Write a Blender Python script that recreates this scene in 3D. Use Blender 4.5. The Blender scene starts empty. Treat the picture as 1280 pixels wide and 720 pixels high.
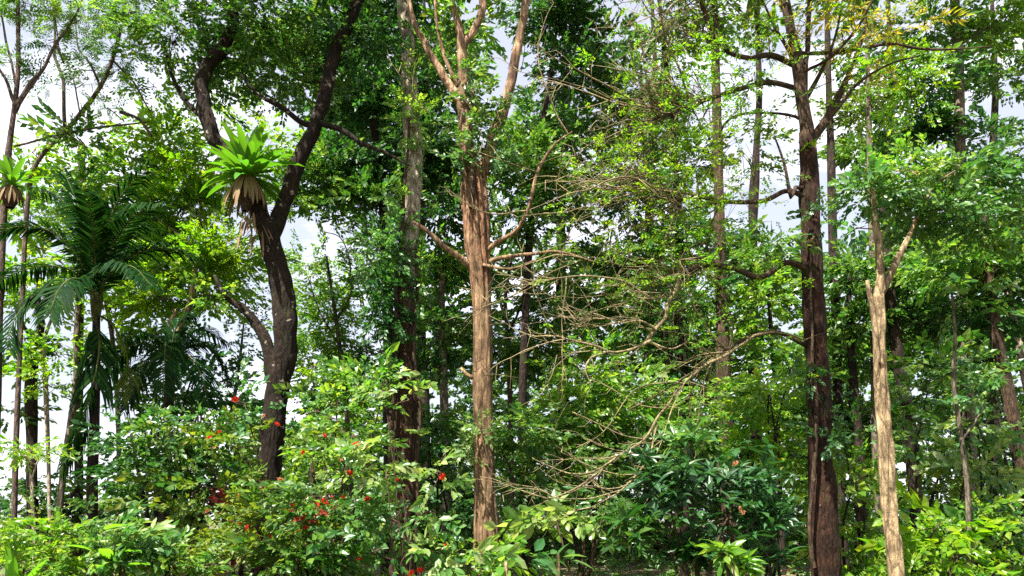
import bpy, math, random
import numpy as np
from mathutils import Vector

# ------------------------------------------------------------------ camera, sky, sun, exposure
SC = bpy.context.scene
COL = SC.collection
rng = np.random.default_rng(11)
random.seed(11)

F = 1000.0                       # focal length in photograph pixels (1280 wide)
PITCH = math.radians(8.0)
SHIFT = 150.0                    # lens rise in photograph pixels
CAM = np.array([0.0, 0.0, 1.65])
cd = bpy.data.cameras.new('camera')
cam = bpy.data.objects.new('camera', cd)
COL.objects.link(cam)
cam.location = CAM
cam.rotation_euler = (math.radians(90) + PITCH, 0, 0)
cd.sensor_width = 36.0
cd.lens = 36.0 * F / 1280.0
cd.shift_y = SHIFT / 1280.0
cd.clip_start = 0.1
cd.clip_end = 5000
SC.camera = cam

SUN_EL = math.radians(61)
SUN_AZ = math.radians(-146)      # clockwise from +Y: behind the camera, to its left
S = Vector((math.sin(SUN_AZ) * math.cos(SUN_EL), math.cos(SUN_AZ) * math.cos(SUN_EL), math.sin(SUN_EL)))
w = bpy.data.worlds.new('World')
SC.world = w
w.use_nodes = True
nt = w.node_tree
bgn = nt.nodes['Background']
sky = nt.nodes.new('ShaderNodeTexSky')
sky.sky_type = 'NISHITA'
sky.sun_disc = False
sky.sun_elevation = SUN_EL
sky.sun_rotation = SUN_AZ
sky.air_density = 1.0
sky.dust_density = 2.5
tc = nt.nodes.new('ShaderNodeTexCoord')
mp = nt.nodes.new('ShaderNodeMapping')
mp.inputs['Scale'].default_value = (1.0, 1.0, 2.2)
cn = nt.nodes.new('ShaderNodeTexNoise')
cn.inputs['Scale'].default_value = 2.6
cn.inputs['Detail'].default_value = 9
cn.inputs['Roughness'].default_value = 0.58
cr = nt.nodes.new('ShaderNodeValToRGB')
cr.color_ramp.elements[0].position = 0.50
cr.color_ramp.elements[0].color = (.38, .38, .38, 1)
cr.color_ramp.elements[1].position = 0.63
cmix = nt.nodes.new('ShaderNodeMix')
cmix.data_type = 'RGBA'
nt.links.new(tc.outputs['Generated'], mp.inputs['Vector'])
nt.links.new(mp.outputs['Vector'], cn.inputs['Vector'])
nt.links.new(cn.outputs['Fac'], cr.inputs['Fac'])
nt.links.new(cr.outputs['Color'], cmix.inputs['Factor'])
nt.links.new(sky.outputs['Color'], cmix.inputs['A'])
cmix.inputs['B'].default_value = (9.6, 9.5, 10.5, 1)
nt.links.new(cmix.outputs['Result'], bgn.inputs['Color'])
bgn.inputs['Strength'].default_value = 0.05

sl = bpy.data.lights.new('sun', 'SUN')
sl.energy = 5.0
sl.angle = math.radians(0.5)
sl.color = (1.0, 0.95, 0.86)
so = bpy.data.objects.new('sun', sl)
COL.objects.link(so)
so.rotation_euler = S.to_track_quat('Z', 'Y').to_euler()
so.location = (-20, -30, 60)

SC.view_settings.view_transform = 'Standard'
SC.view_settings.look = 'None'
SC.view_settings.exposure = 1.88
SC.view_settings.gamma = 1.0
SC.view_settings.use_curve_mapping = False
SC.render.engine = 'CYCLES'
SC.cycles.max_bounces = 7
SC.cycles.diffuse_bounces = 3
SC.cycles.transmission_bounces = 4
SC.cycles.use_denoising = False

# ------------------------------------------------------------------ pixel -> place
_c, _s = math.cos(PITCH), math.sin(PITCH)


def at(px, py, d):
    """The point seen at photograph pixel (px, py) at d metres into the scene."""
    u = (px - 640.0) / F
    v = (360.0 + SHIFT - py) / F
    ray = np.array([u, _c - v * _s, _s + v * _c])
    return CAM + ray * (d / ray[1])


def mpp(d):
    return d / F


# ------------------------------------------------------------------ mesh building
class MB:
    """Collects quads of one mesh object; a quad may repeat its last vertex index never."""

    def __init__(self):
        self.v, self.f, self.m, self.n, self.sm = [], [], [], 0, []

    def add(self, verts, quads, mat=0, smooth=False):
        if len(verts) == 0:
            return
        self.v.append(np.asarray(verts, dtype=np.float64))
        self.f.append(np.asarray(quads, dtype=np.int64) + self.n)
        self.m.append(np.full(len(quads), mat, dtype=np.int32))
        self.sm.append(np.full(len(quads), smooth, dtype=bool))
        self.n += len(verts)

    def build(self, name, mats, parent=None, kind=None, origin=None, label=None):
        if not self.v:
            return None
        v = np.concatenate(self.v)
        f = np.concatenate(self.f)
        base = np.zeros(3)
        if parent is not None:
            p = parent
            while p is not None:
                base = base + np.array(p.location)
                p = p.parent
        org = np.array(origin) if origin is not None else base
        v = v - org
        me = bpy.data.meshes.new(name)
        me.vertices.add(len(v))
        me.vertices.foreach_set('co', v.astype(np.float32).ravel())
        me.loops.add(f.size)
        me.loops.foreach_set('vertex_index', f.astype(np.int32).ravel())
        me.polygons.add(len(f))
        me.polygons.foreach_set('loop_start', np.arange(0, f.size, 4, dtype=np.int32))
        for mm in (mats if isinstance(mats, (list, tuple)) else [mats]):
            me.materials.append(mm)
        me.polygons.foreach_set('material_index', np.concatenate(self.m))
        me.polygons.foreach_set('use_smooth', np.concatenate(self.sm))
        me.update(calc_edges=True)
        o = bpy.data.objects.new(name, me)
        COL.objects.link(o)
        if parent is not None:
            o.parent = parent
            o.location = org - base
        else:
            o.location = org
        if kind:
            o['kind'] = kind
        if label:
            o['label'] = label
        return o


def root(name, loc, label, cat, group=None):
    o = bpy.data.objects.new(name, None)
    o.empty_display_size = 0.3
    COL.objects.link(o)
    o.location = tuple(float(x) for x in loc)
    o['label'] = label
    o['category'] = cat
    if group:
        o['group'] = group
    return o


def resample(P, step):
    """Catmull-Rom through P (n,k), one sample about every step."""
    P = np.asarray(P, dtype=float)
    if len(P) == 2:
        n = max(2, int(np.linalg.norm(P[1, :3] - P[0, :3]) / step) + 1)
        t = np.linspace(0, 1, n)[:, None]
        return P[0] * (1 - t) + P[1] * t
    Q = np.vstack([2 * P[0] - P[1], P, 2 * P[-1] - P[-2]])
    out = []
    for i in range(1, len(Q) - 2):
        p0, p1, p2, p3 = Q[i - 1], Q[i], Q[i + 1], Q[i + 2]
        n = max(1, int(np.linalg.norm(p2[:3] - p1[:3]) / step))
        t = (np.arange(n) / n)[:, None]
        out.append(0.5 * (2 * p1 + (p2 - p0) * t + (2 * p0 - 5 * p1 + 4 * p2 - p3) * t ** 2 + (3 * p1 - p0 - 3 * p2 + p3) * t ** 3))
    out.append(P[-1][None])
    return np.vstack(out)


def tube(mb, P, R, sides=8, step=0.25, rough=0.0, flute=0, mat=0, wob=0.0):
    """A swept limb: P (n,3) centres, R radii; rough = uneven bark, flute = vertical ribs."""
    A = resample(np.column_stack([np.asarray(P, float), np.asarray(R, float)]), step)
    p, r = A[:, :3], np.maximum(A[:, 3], 0.002)
    n = len(p)
    if n < 2:
        return p
    if wob:
        k = rng.normal(size=(n, 3))
        for _ in range(3):
            k = (np.roll(k, 1, 0) + k + np.roll(k, -1, 0)) / 3
        k[0] = 0
        p = p + k * wob * r[:, None]
    T = np.gradient(p, axis=0)
    T /= np.linalg.norm(T, axis=1)[:, None] + 1e-9
    ref = np.array([0.0, 1.0, 0.0]) if abs(T[0][1]) < 0.9 else np.array([1.0, 0, 0])
    U = np.zeros_like(T)
    u = ref
    for i in range(n):
        u = u - T[i] * np.dot(u, T[i])
        u /= np.linalg.norm(u) + 1e-9
        U[i] = u
    V = np.cross(T, U)
    th = np.linspace(0, 2 * math.pi, sides, endpoint=False)
    rr = np.repeat(r[:, None], sides, 1)
    if rough:
        k = rng.normal(size=(n, sides))
        k1 = k.copy()
        for _ in range(2):
            k = (np.roll(k, 1, 0) + 2 * k + np.roll(k, -1, 0)) / 4
        for _ in range(10):
            k1 = (np.roll(k1, 1, 0) + k1 + np.roll(k1, -1, 0)) / 3
            k1 = (np.roll(k1, 1, 1) + 2 * k1 + np.roll(k1, -1, 1)) / 4
        k = k * .7 + k1 / (k1.std() + 1e-6) * .55
        knot = np.zeros(n)
        for _ in range(max(1, n // 40)):
            knot += rng.uniform(.3, 1.6) * np.exp(-((np.arange(n) - rng.integers(0, n)) / rng.uniform(1.5, 4)) ** 2)
        k = k + knot[:, None] * .6
        rr = rr * (1 + rough * k)
    if flute:
        tw = np.linspace(0, 1.2, n)[:, None]
        ph = rng.uniform(0, 6.28, 3)
        rr = rr * (1 + 0.09 * np.sin(flute * th[None] + ph[0] + tw) + 0.06 * np.sin((flute * 2 + 1) * th[None] + ph[1] - 2 * tw))
    co = p[:, None, :] + rr[..., None] * (np.cos(th)[None, :, None] * U[:, None, :] + np.sin(th)[None, :, None] * V[:, None, :])
    verts = np.vstack([co.reshape(-1, 3)])
    i = np.arange(n - 1)[:, None] * sides
    j = np.arange(sides)[None, :]
    j2 = (j + 1) % sides
    quads = np.stack([i + j, i + j2, i + sides + j2, i + sides + j], -1).reshape(-1, 4)
    # close the far end with a fan of quads
    m = sides // 2
    cap = [[(n - 1) * sides + a for a in (0, q, q + 1, q + 2)] for q in range(1, sides - 2, 2)] if sides >= 4 else []
    if len(cap):
        quads = np.vstack([quads, cap])
    mb.add(verts, quads, mat, smooth=True)
    return p


# ------------------------------------------------------------------ materials
def rgb(c):
    return (c[0], c[1], c[2], 1.0)


def leaf_mat(name, cols, rough=0.37, trans=0.42, tmul=(2.0, 1.95, 0.9), spec=0.55):
    m = bpy.data.materials.new(name)
    m.use_nodes = True
    t = m.node_tree
    pb = t.nodes['Principled BSDF']
    out = t.nodes['Material Output']
    geo = t.nodes.new('ShaderNodeNewGeometry')
    ramp = t.nodes.new('ShaderNodeValToRGB')
    el = ramp.color_ramp.elements
    el[0].color, el[0].position = rgb(cols[0]), 0.0
    el[1].color, el[1].position = rgb(cols[-1]), 1.0
    for i, c in enumerate(cols[1:-1]):
        e = el.new((i + 1) / (len(cols) - 1))
        e.color = rgb(c)
    t.links.new(geo.outputs['Random Per Island'], ramp.inputs['Fac'])
    tcx = t.nodes.new('ShaderNodeTexCoord')
    nz = t.nodes.new('ShaderNodeTexNoise')
    nz.inputs['Scale'].default_value = 0.55
    nz.inputs['Detail'].default_value = 2
    t.links.new(tcx.outputs['Object'], nz.inputs['Vector'])
    hsv = t.nodes.new('ShaderNodeHueSaturation')
    mr = t.nodes.new('ShaderNodeMapRange')
    mr.inputs['From Min'].default_value = 0.3
    mr.inputs['From Max'].default_value = 0.7
    mr.inputs['To Min'].default_value = 0.493
    mr.inputs['To Max'].default_value = 0.528
    t.links.new(nz.outputs['Fac'], mr.inputs['Value'])
    t.links.new(mr.outputs['Result'], hsv.inputs['Hue'])
    t.links.new(ramp.outputs['Color'], hsv.inputs['Color'])
    t.links.new(hsv.outputs['Color'], pb.inputs['Base Color'])
    pb.inputs['Roughness'].default_value = rough
    pb.inputs['Specular IOR Level'].default_value = spec
    tr = t.nodes.new('ShaderNodeBsdfTranslucent')
    mul = t.nodes.new('ShaderNodeMix')
    mul.data_type = 'RGBA'
    mul.blend_type = 'MULTIPLY'
    mul.inputs['Factor'].default_value = 1
    mul.inputs['B'].default_value = rgb(tmul)
    t.links.new(hsv.outputs['Color'], mul.inputs['A'])
    t.links.new(mul.outputs['Result'], tr.inputs['Color'])
    mx = t.nodes.new('ShaderNodeMixShader')
    mx.inputs[0].default_value = trans
    t.links.new(pb.outputs[0], mx.inputs[1])
    t.links.new(tr.outputs[0], mx.inputs[2])
    t.links.new(mx.outputs[0], out.inputs['Surface'])
    return m


def bark_mat(name, c1, c2, spot=None, spot_at=0.62, scale=6.0, bump=0.5, stretch=0.26, rough=0.9, upper=None):
    """Furrowed bark. upper = (colour1, colour2, z_low, z_high): another bark colour higher up the same trunk."""
    m = bpy.data.materials.new(name)
    m.use_nodes = True
    t = m.node_tree
    pb = t.nodes['Principled BSDF']
    tcx = t.nodes.new('ShaderNodeTexCoord')
    mp = t.nodes.new('ShaderNodeMapping')
    mp.inputs['Scale'].default_value = (1, 1, stretch)
    t.links.new(tcx.outputs['Object'], mp.inputs['Vector'])
    n1 = t.nodes.new('ShaderNodeTexNoise')
    n1.inputs['Scale'].default_value = scale * 3
    n1.inputs['Detail'].default_value = 9
    n1.inputs['Roughness'].default_value = 0.68
    t.links.new(mp.outputs['Vector'], n1.inputs['Vector'])
    rp = t.nodes.new('ShaderNodeValToRGB')
    rp.color_ramp.elements[0].position = 0.33
    rp.color_ramp.elements[1].position = 0.68
    rp.color_ramp.elements[0].color = rgb(c1)
    rp.color_ramp.elements[1].color = rgb(c2)
    t.links.new(n1.outputs['Fac'], rp.inputs['Fac'])
    col = rp.outputs['Color']
    if upper:
        r2 = t.nodes.new('ShaderNodeValToRGB')
        r2.color_ramp.elements[0].position = 0.38
        r2.color_ramp.elements[1].position = 0.60
        r2.color_ramp.elements[0].color = rgb(upper[0])
        r2.color_ramp.elements[1].color = rgb(upper[1])
        nu = t.nodes.new('ShaderNodeTexNoise')
        nu.inputs['Scale'].default_value = 4.5
        nu.inputs['Detail'].default_value = 7
        t.links.new(tcx.outputs['Object'], nu.inputs['Vector'])
        t.links.new(nu.outputs['Fac'], r2.inputs['Fac'])
        sx = t.nodes.new('ShaderNodeSeparateXYZ')
        t.links.new(tcx.outputs['Object'], sx.inputs[0])
        ad = t.nodes.new('ShaderNodeMath')
        ad.operation = 'MULTIPLY_ADD'
        t.links.new(nu.outputs['Fac'], ad.inputs[0])
        ad.inputs[1].default_value = 2.5
        t.links.new(sx.outputs['Z'], ad.inputs[2])
        mr = t.nodes.new('ShaderNodeMapRange')
        mr.inputs['From Min'].default_value = upper[2] + 1.2
        mr.inputs['From Max'].default_value = upper[3] + 1.2
        t.links.new(ad.outputs[0], mr.inputs['Value'])
        mxu = t.nodes.new('ShaderNodeMix')
        mxu.data_type = 'RGBA'
        t.links.new(mr.outputs['Result'], mxu.inputs['Factor'])
        t.links.new(col, mxu.inputs['A'])
        t.links.new(r2.outputs['Color'], mxu.inputs['B'])
        col = mxu.outputs['Result']
    if spot:
        n2 = t.nodes.new('ShaderNodeTexNoise')
        n2.inputs['Scale'].default_value = scale * 0.8
        n2.inputs['Detail'].default_value = 6
        t.links.new(tcx.outputs['Object'], n2.inputs['Vector'])
        r3 = t.nodes.new('ShaderNodeValToRGB')
        r3.color_ramp.elements[0].position = spot_at
        r3.color_ramp.elements[1].position = spot_at + 0.05
        t.links.new(n2.outputs['Fac'], r3.inputs['Fac'])
        mx = t.nodes.new('ShaderNodeMix')
        mx.data_type = 'RGBA'
        t.links.new(r3.outputs['Color'], mx.inputs['Factor'])
        t.links.new(col, mx.inputs['A'])
        mx.inputs['B'].default_value = rgb(spot)
        col = mx.outputs['Result']
    n4 = t.nodes.new('ShaderNodeTexNoise')           # damp and weathered blotches
    n4.inputs['Scale'].default_value = 2.3
    n4.inputs['Detail'].default_value = 8
    n4.inputs['Roughness'].default_value = .65
    t.links.new(tcx.outputs['Object'], n4.inputs['Vector'])
    r4 = t.nodes.new('ShaderNodeValToRGB')
    r4.color_ramp.elements[0].position = .36
    r4.color_ramp.elements[0].color = (.50, .47, .44, 1)
    r4.color_ramp.elements[1].position = .62
    r4.color_ramp.elements[1].color = (1.25, 1.2, 1.12, 1)
    t.links.new(n4.outputs['Fac'], r4.inputs['Fac'])
    m4 = t.nodes.new('ShaderNodeMix')
    m4.data_type = 'RGBA'
    m4.blend_type = 'MULTIPLY'
    m4.inputs['Factor'].default_value = 1
    t.links.new(col, m4.inputs['A'])
    t.links.new(r4.outputs['Color'], m4.inputs['B'])
    n5 = t.nodes.new('ShaderNodeTexNoise')           # moss
    n5.inputs['Scale'].default_value = 1.7
    n5.inputs['Detail'].default_value = 9
    n5.inputs['Roughness'].default_value = .72
    mp5 = t.nodes.new('ShaderNodeMapping')
    mp5.inputs['Location'].default_value = (7, 3, 1)
    t.links.new(tcx.outputs['Object'], mp5.inputs['Vector'])
    t.links.new(mp5.outputs['Vector'], n5.inputs['Vector'])
    r5 = t.nodes.new('ShaderNodeValToRGB')
    r5.color_ramp.elements[0].position = .56
    r5.color_ramp.elements[1].position = .68
    r5.color_ramp.elements[1].color = (.75, .75, .75, 1)
    t.links.new(n5.outputs['Fac'], r5.inputs['Fac'])
    m5 = t.nodes.new('ShaderNodeMix')
    m5.data_type = 'RGBA'
    t.links.new(r5.outputs['Color'], m5.inputs['Factor'])
    t.links.new(m4.outputs['Result'], m5.inputs['A'])
    m5.inputs['B'].default_value = (.045, .060, .016, 1)
    col = m5.outputs['Result']
    t.links.new(col, pb.inputs['Base Color'])
    pb.inputs['Roughness'].default_value = rough
    pb.inputs['Specular IOR Level'].default_value = 0.25
    vor = t.nodes.new('ShaderNodeTexVoronoi')
    vor.feature = 'DISTANCE_TO_EDGE'
    vor.inputs['Scale'].default_value = scale * 1.6
    t.links.new(mp.outputs['Vector'], vor.inputs['Vector'])
    r6 = t.nodes.new('ShaderNodeValToRGB')           # dark cracks between the bark plates
    r6.color_ramp.elements[0].position = .0
    r6.color_ramp.elements[0].color = (.30, .28, .26, 1)
    r6.color_ramp.elements[1].position = .13
    t.links.new(vor.outputs['Distance'], r6.inputs['Fac'])
    m6 = t.nodes.new('ShaderNodeMix')
    m6.data_type = 'RGBA'
    m6.blend_type = 'MULTIPLY'
    m6.inputs['Factor'].default_value = .8
    t.links.new(col, m6.inputs['A'])
    t.links.new(r6.outputs['Color'], m6.inputs['B'])
    t.links.new(m6.outputs['Result'], pb.inputs['Base Color'])
    dst = t.nodes.new('ShaderNodeVectorMath')        # ragged crack lines
    dst.operation = 'MULTIPLY_ADD'
    t.links.new(n1.outputs['Color'], dst.inputs[0])
    dst.inputs[1].default_value = (.09, .09, .09)
    t.links.new(mp.outputs['Vector'], dst.inputs[2])
    t.links.new(dst.outputs[0], vor.inputs['Vector'])
    sm = t.nodes.new('ShaderNodeMath')
    sm.operation = 'ADD'
    t.links.new(vor.outputs['Distance'], sm.inputs[0])
    t.links.new(n1.outputs['Fac'], sm.inputs[1])
    bp = t.nodes.new('ShaderNodeBump')
    bp.inputs['Strength'].default_value = bump
    bp.inputs['Distance'].default_value = 0.09
    t.links.new(sm.outputs[0], bp.inputs['Height'])
    t.links.new(bp.outputs['Normal'], pb.inputs['Normal'])
    return m


L_MID = leaf_mat('leaf_mid_green', [(.024, .076, .010), (.046, .118, .016), (.082, .160, .024), (.140, .200, .036)])
L_DARK = leaf_mat('leaf_dark_green', [(.011, .046, .009), (.021, .074, .013), (.036, .102, .018), (.072, .140, .028)], rough=.38, spec=.5)
L_BRIGHT = leaf_mat('leaf_bright_green', [(.056, .155, .014), (.095, .205, .022), (.150, .250, .032), (.215, .280, .045)], trans=.5)
L_YELLOW = leaf_mat('leaf_yellow_green', [(.075, .185, .006), (.115, .235, .008), (.165, .270, .011), (.225, .285, .015)], trans=.5)
L_GOLD = leaf_mat('leaf_golden', [(.16, .19, .015), (.28, .27, .02), (.38, .31, .03), (.44, .29, .04)], trans=.45)
L_COOL = leaf_mat('leaf_cool_green', [(.028, .095, .022), (.052, .138, .034), (.085, .178, .046), (.135, .215, .065)], rough=.36, spec=.6)
L_PALE = leaf_mat('leaf_pale_green', [(.070, .150, .028), (.120, .210, .045), (.190, .260, .075), (.280, .320, .130)], rough=.34, spec=.55)
L_GLOSSY = leaf_mat('leaf_glossy_dark', [(.010, .045, .012), (.018, .068, .017), (.030, .090, .022), (.048, .105, .026)], rough=.40, trans=.25, spec=.5)
L_OLIVE = leaf_mat('leaf_olive', [(.048, .100, .008), (.080, .140, .011), (.120, .170, .016), (.170, .185, .022)], rough=.5)
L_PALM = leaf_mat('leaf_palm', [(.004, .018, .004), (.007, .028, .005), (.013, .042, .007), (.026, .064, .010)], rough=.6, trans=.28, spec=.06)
L_FERN = leaf_mat('leaf_nest_fern', [(.040, .135, .008), (.075, .190, .012), (.120, .235, .016)], rough=.42, trans=.35)
L_DEAD = leaf_mat('leaf_dead_brown', [(.060, .030, .016), (.120, .065, .035), (.200, .115, .065), (.290, .190, .115)], rough=.7, trans=.2, tmul=(1.3, 1.1, .8), spec=.2)
L_RED = leaf_mat('petal_red', [(.34, .004, .008), (.42, .006, .010), (.46, .018, .020)], rough=.5, trans=.35, tmul=(1.3, .8, .9), spec=.2)
L_CRIMSON = leaf_mat('leaf_crimson', [(.12, .012, .012), (.20, .020, .020), (.28, .04, .03)], rough=.45, trans=.3, tmul=(1.4, .9, .9))
L_ORANGE = leaf_mat('leaf_rust_orange', [(.22, .060, .025), (.30, .090, .040), (.28, .140, .060)], rough=.5, trans=.35, tmul=(1.4, 1.2, .8))
L_BANANA = leaf_mat('leaf_banana', [(.080, .210, .012), (.110, .250, .016), (.150, .280, .022)], rough=.4, trans=.5)

B_REDDARK = bark_mat('bark_dark_red', (.006, .004, .0025), (.038, .022, .012), spot=(.38, .34, .27), spot_at=.64, scale=6, bump=.9)
B_VINE = bark_mat('bark_mottled', (.022, .011, .006), (.110, .055, .030), scale=6, bump=.8, spot=(.30, .27, .20), spot_at=.72,
                  upper=((.20, .165, .12), (.58, .52, .42), 7.0, 9.5))
B_TAN = bark_mat('bark_tan', (.115, .068, .038), (.48, .325, .19), scale=5, bump=1.0, stretch=.11, spot=(.10, .055, .03), spot_at=.66,
                 upper=((.20, .115, .07), (.46, .31, .20), 8.5, 11.0))
B_ROOT = bark_mat('bark_aerial_root', (.11, .050, .028), (.44, .25, .15), scale=5, bump=.8, stretch=.2)
B_MAHOG = bark_mat('bark_mahogany', (.012, .005, .003), (.075, .033, .018), scale=6, bump=.9, spot=(.26, .17, .12), spot_at=.71)
B_STRAW = bark_mat('bark_straw', (.17, .12, .065), (.50, .39, .235), scale=4.5, bump=.9, stretch=.28, spot=(.09, .05, .025), spot_at=.68)
B_GREY = bark_mat('bark_grey', (.06, .05, .036), (.25, .215, .165), scale=6, bump=.6, spot=(.07, .05, .035), spot_at=.62)
B_DARK = bark_mat('bark_dark', (.012, .008, .006), (.060, .040, .030), scale=6, bump=.8)
B_BROWN = bark_mat('bark_brown', (.035, .022, .014), (.13, .085, .055), scale=6, bump=.8, spot=(.30, .26, .2), spot_at=.7)
B_PALE = bark_mat('bark_pale', (.20, .165, .12), (.48, .42, .34), scale=5, bump=.5, spot=(.18, .14, .10), spot_at=.66)
B_TWIG = bark_mat('bark_dry_twig', (.13, .105, .050), (.37, .31, .18), scale=9, bump=.4, spot=(.16, .16, .06), spot_at=.60)
B_MOSS = bark_mat('bark_mossy_twig', (.07, .055, .025), (.24, .20, .095), scale=9, bump=.4, spot=(.10, .13, .03), spot_at=.52)
B_SLIM = bark_mat('bark_slim_branch', (.05, .035, .030), (.17, .125, .105), scale=8, bump=.4)


# ------------------------------------------------------------------ leaves
def _rot(x, z):
    """Rotation whose columns carry +X to x and +Z near z."""
    x = x / (np.linalg.norm(x, axis=-1, keepdims=True) + 1e-9)
    y = np.cross(z, x)
    y = y / (np.linalg.norm(y, axis=-1, keepdims=True) + 1e-9)
    zz = np.cross(x, y)
    return np.stack([x, y, zz], -1)


def leaf3(wd=.22, fold=.05, droop=.12):
    v = np.array([[0, 0, 0], [.28, -wd * .9, fold], [.66, -wd * .82, fold - droop * .4], [1, 0, -droop], [.66, wd * .82, fold - droop * .4], [.28, wd * .9, fold], [.5, 0, -fold * .3]])
    return v, np.array([[0, 1, 2, 6], [6, 2, 3, 4], [0, 6, 4, 5]])


def leaf2(wd=.24, fold=.05, droop=.12):
    v = np.array([[0, 0, 0], [.45, -wd, fold], [1, 0, -droop], [.45, wd, fold], [.5, 0, -fold * .4]])
    return v, np.array([[0, 1, 2, 4], [0, 4, 2, 3]])


def leaf1(wd=.24, droop=.1):
    v = np.array([[0, 0, 0], [.42, -wd, .03], [1, 0, -droop], [.45, wd, .03]])
    return v, np.array([[0, 1, 2, 3]])


def join(parts):
    V, Fc, n = [], [], 0
    for v, f in parts:
        V.append(v)
        Fc.append(f + n)
        n += len(v)
    return np.vstack(V), np.vstack(Fc)


def place(tv, tf, pos, x, z, s):
    R = _rot(np.asarray(x, float), np.asarray(z, float))
    return (tv * s) @ R.T + pos, tf


def spray_broad(n=16, L=.58, leaf=.18, lt=leaf2, wd=.28, flat=.85):
    """A leafy twig along +X: alternate leaves either side, tips up, faces to the sky."""
    tv, tf = lt(wd=wd)
    parts = []
    for i in range(n):
        t = .12 + .88 * i / (n - 1)
        side = 1 if i % 2 else -1
        a = side * rng.uniform(.5, 1.25) * (1 - .55 * t)
        px = np.array([L * t, side * .02, -.10 * L * t * t + rng.normal(0, .03)])
        d = np.array([math.cos(a), math.sin(a), rng.normal(-.12, .3)])
        z = np.array([rng.normal(0, flat), rng.normal(0, flat), 1.0])
        parts.append(place(tv, tf, px, d, z, leaf * rng.uniform(.65, 1.25)))
    return join(parts)


def spray_rosette(n=9, leaf=.3, wd=.17, lt=leaf3, up=.25):
    parts = []
    for i in range(n):
        a = 2.4 * i + rng.normal(0, .2)
        el = rng.normal(up, .3)
        d = np.array([math.cos(a) * math.cos(el), math.sin(a) * math.cos(el), math.sin(el)])
        tv, tf = lt(wd=wd, fold=.04, droop=rng.uniform(.1, .35))
        z = np.array([rng.normal(0, .2), rng.normal(0, .2), 1.0])
        parts.append(place(tv, tf, d * .03, d, z, leaf * rng.uniform(.7, 1.15)))
    return join(parts)


def spray_pinnate(pairs=8, nf=3, L=.5, leaf=.085):
    """Feathery compound leaves: nf fronds, each with pairs of small leaflets."""
    parts = []
    tv, tf = leaf1(wd=.2)
    for k in range(nf):
        a = rng.uniform(-1.1, 1.1)
        el = rng.uniform(-.45, .25)
        d = np.array([math.cos(a) * math.cos(el), math.sin(a) * math.cos(el), math.sin(el)])
        sd = np.cross([0, 0, 1.], d)
        sd /= np.linalg.norm(sd)
        LL = L * rng.uniform(.7, 1.2)
        for i in range(pairs):
            t = .15 + .85 * i / pairs
            q = d * LL * t + np.array([0, 0, -.25 * LL * t * t])
            for sgn in (1, -1):
                parts.append(place(tv, tf, q, sd * sgn * .9 + d * .45 + np.array([0, 0, rng.normal(-.1, .12)]), np.array([rng.normal(0, .2), rng.normal(0, .2), 1.]), leaf * rng.uniform(.8, 1.2) * (1 - .4 * abs(t - .45))))
    return join(parts)


SPRAY = {
    'broad': [spray_broad() for _ in range(7)],
    'big': [spray_broad(n=11, L=.6, leaf=.25, wd=.26, lt=leaf3, flat=.6) for _ in range(6)],
    'small': [spray_broad(n=20, L=.5, leaf=.125, wd=.29) for _ in range(7)],
    'fine': [spray_broad(n=24, L=.45, leaf=.08, wd=.28, lt=leaf1) for _ in range(7)],
    'far': [spray_broad(n=20, L=1.0, leaf=.34, wd=.29, lt=leaf1) for _ in range(8)],
    'lance': [spray_broad(n=13, L=.5, leaf=.21, wd=.13, lt=leaf2) for _ in range(6)],
    'rosette': [spray_rosette() for _ in range(6)],
    'bigrosette': [spray_rosette(n=8, leaf=.42, wd=.15) for _ in range(6)],
    'pinnate': [spray_pinnate() for _ in range(6)],
    'tuft': [spray_rosette(n=12, leaf=.3, wd=.05, lt=leaf2, up=.8) for _ in range(6)],
}


def scatter(mb, kind, P, X, Z, s, mat=0):
    """Put sprays of a kind at P (N,3), running along X, faces to Z, scaled by s."""
    P, X, Z = np.asarray(P), np.asarray(X), np.asarray(Z)
    if len(P) == 0:
        return
    temps = SPRAY[kind]
    which = rng.integers(0, len(temps), len(P))
    R = _rot(X, Z) * np.asarray(s)[:, None, None]
    for k, (tv, tf) in enumerate(temps):
        idx = np.nonzero(which == k)[0]
        if not len(idx):
            continue
        V = np.einsum('nij,vj->nvi', R[idx], tv) + P[idx][:, None, :]
        Q = tf[None] + (np.arange(len(idx)) * len(tv))[:, None, None]
        mb.add(V.reshape(-1, 3), Q.reshape(-1, 4), mat)


def unit(n):
    v = rng.normal(size=(n, 3))
    return v / np.linalg.norm(v, axis=1)[:, None]


def blob_points(c, r, n, clump=.42, shell=.45, per=9):
    """Leafy clumps in an ellipsoid: returns clump centres and, around them, spray places with outward directions."""
    c, r = np.asarray(c), np.asarray(r)
    k = max(3, int(n / per))
    u = unit(k)
    rad = rng.uniform(0, 1, k) ** shell
    cc = c + u * rad[:, None] * r
    who = rng.integers(0, k, n)
    sg = np.array([clump, clump, clump * .55])
    P = cc[who] + rng.normal(size=(n, 3)) * sg
    out = (P - cc[who]) / clump + .6 * (P - c) / r + rng.normal(size=(n, 3)) * .35
    out[:, 2] = out[:, 2] * .45 - .05
    return cc, P, out


DENS = 2.9


# places where the foliage in front of a main trunk is thin: pixel box, depth of the trunk, share kept
THIN = [(318, 378, 300, 588, 19.0, .10), (486, 526, 375, 690, 20.0, .16), (494, 532, -20, 310, 20.0, .25), (584, 626, 215, 685, 18.5, .07), (996, 1046, 165, 722, 17.0, .10), (1088, 1130, 362, 722, 14.0, .05),
        (110, 126, 470, 650, 17.0, .2), (1088, 1146, 285, 362, 14.2, .15), (565, 600, 0, 100, 18.5, .4)]


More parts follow.
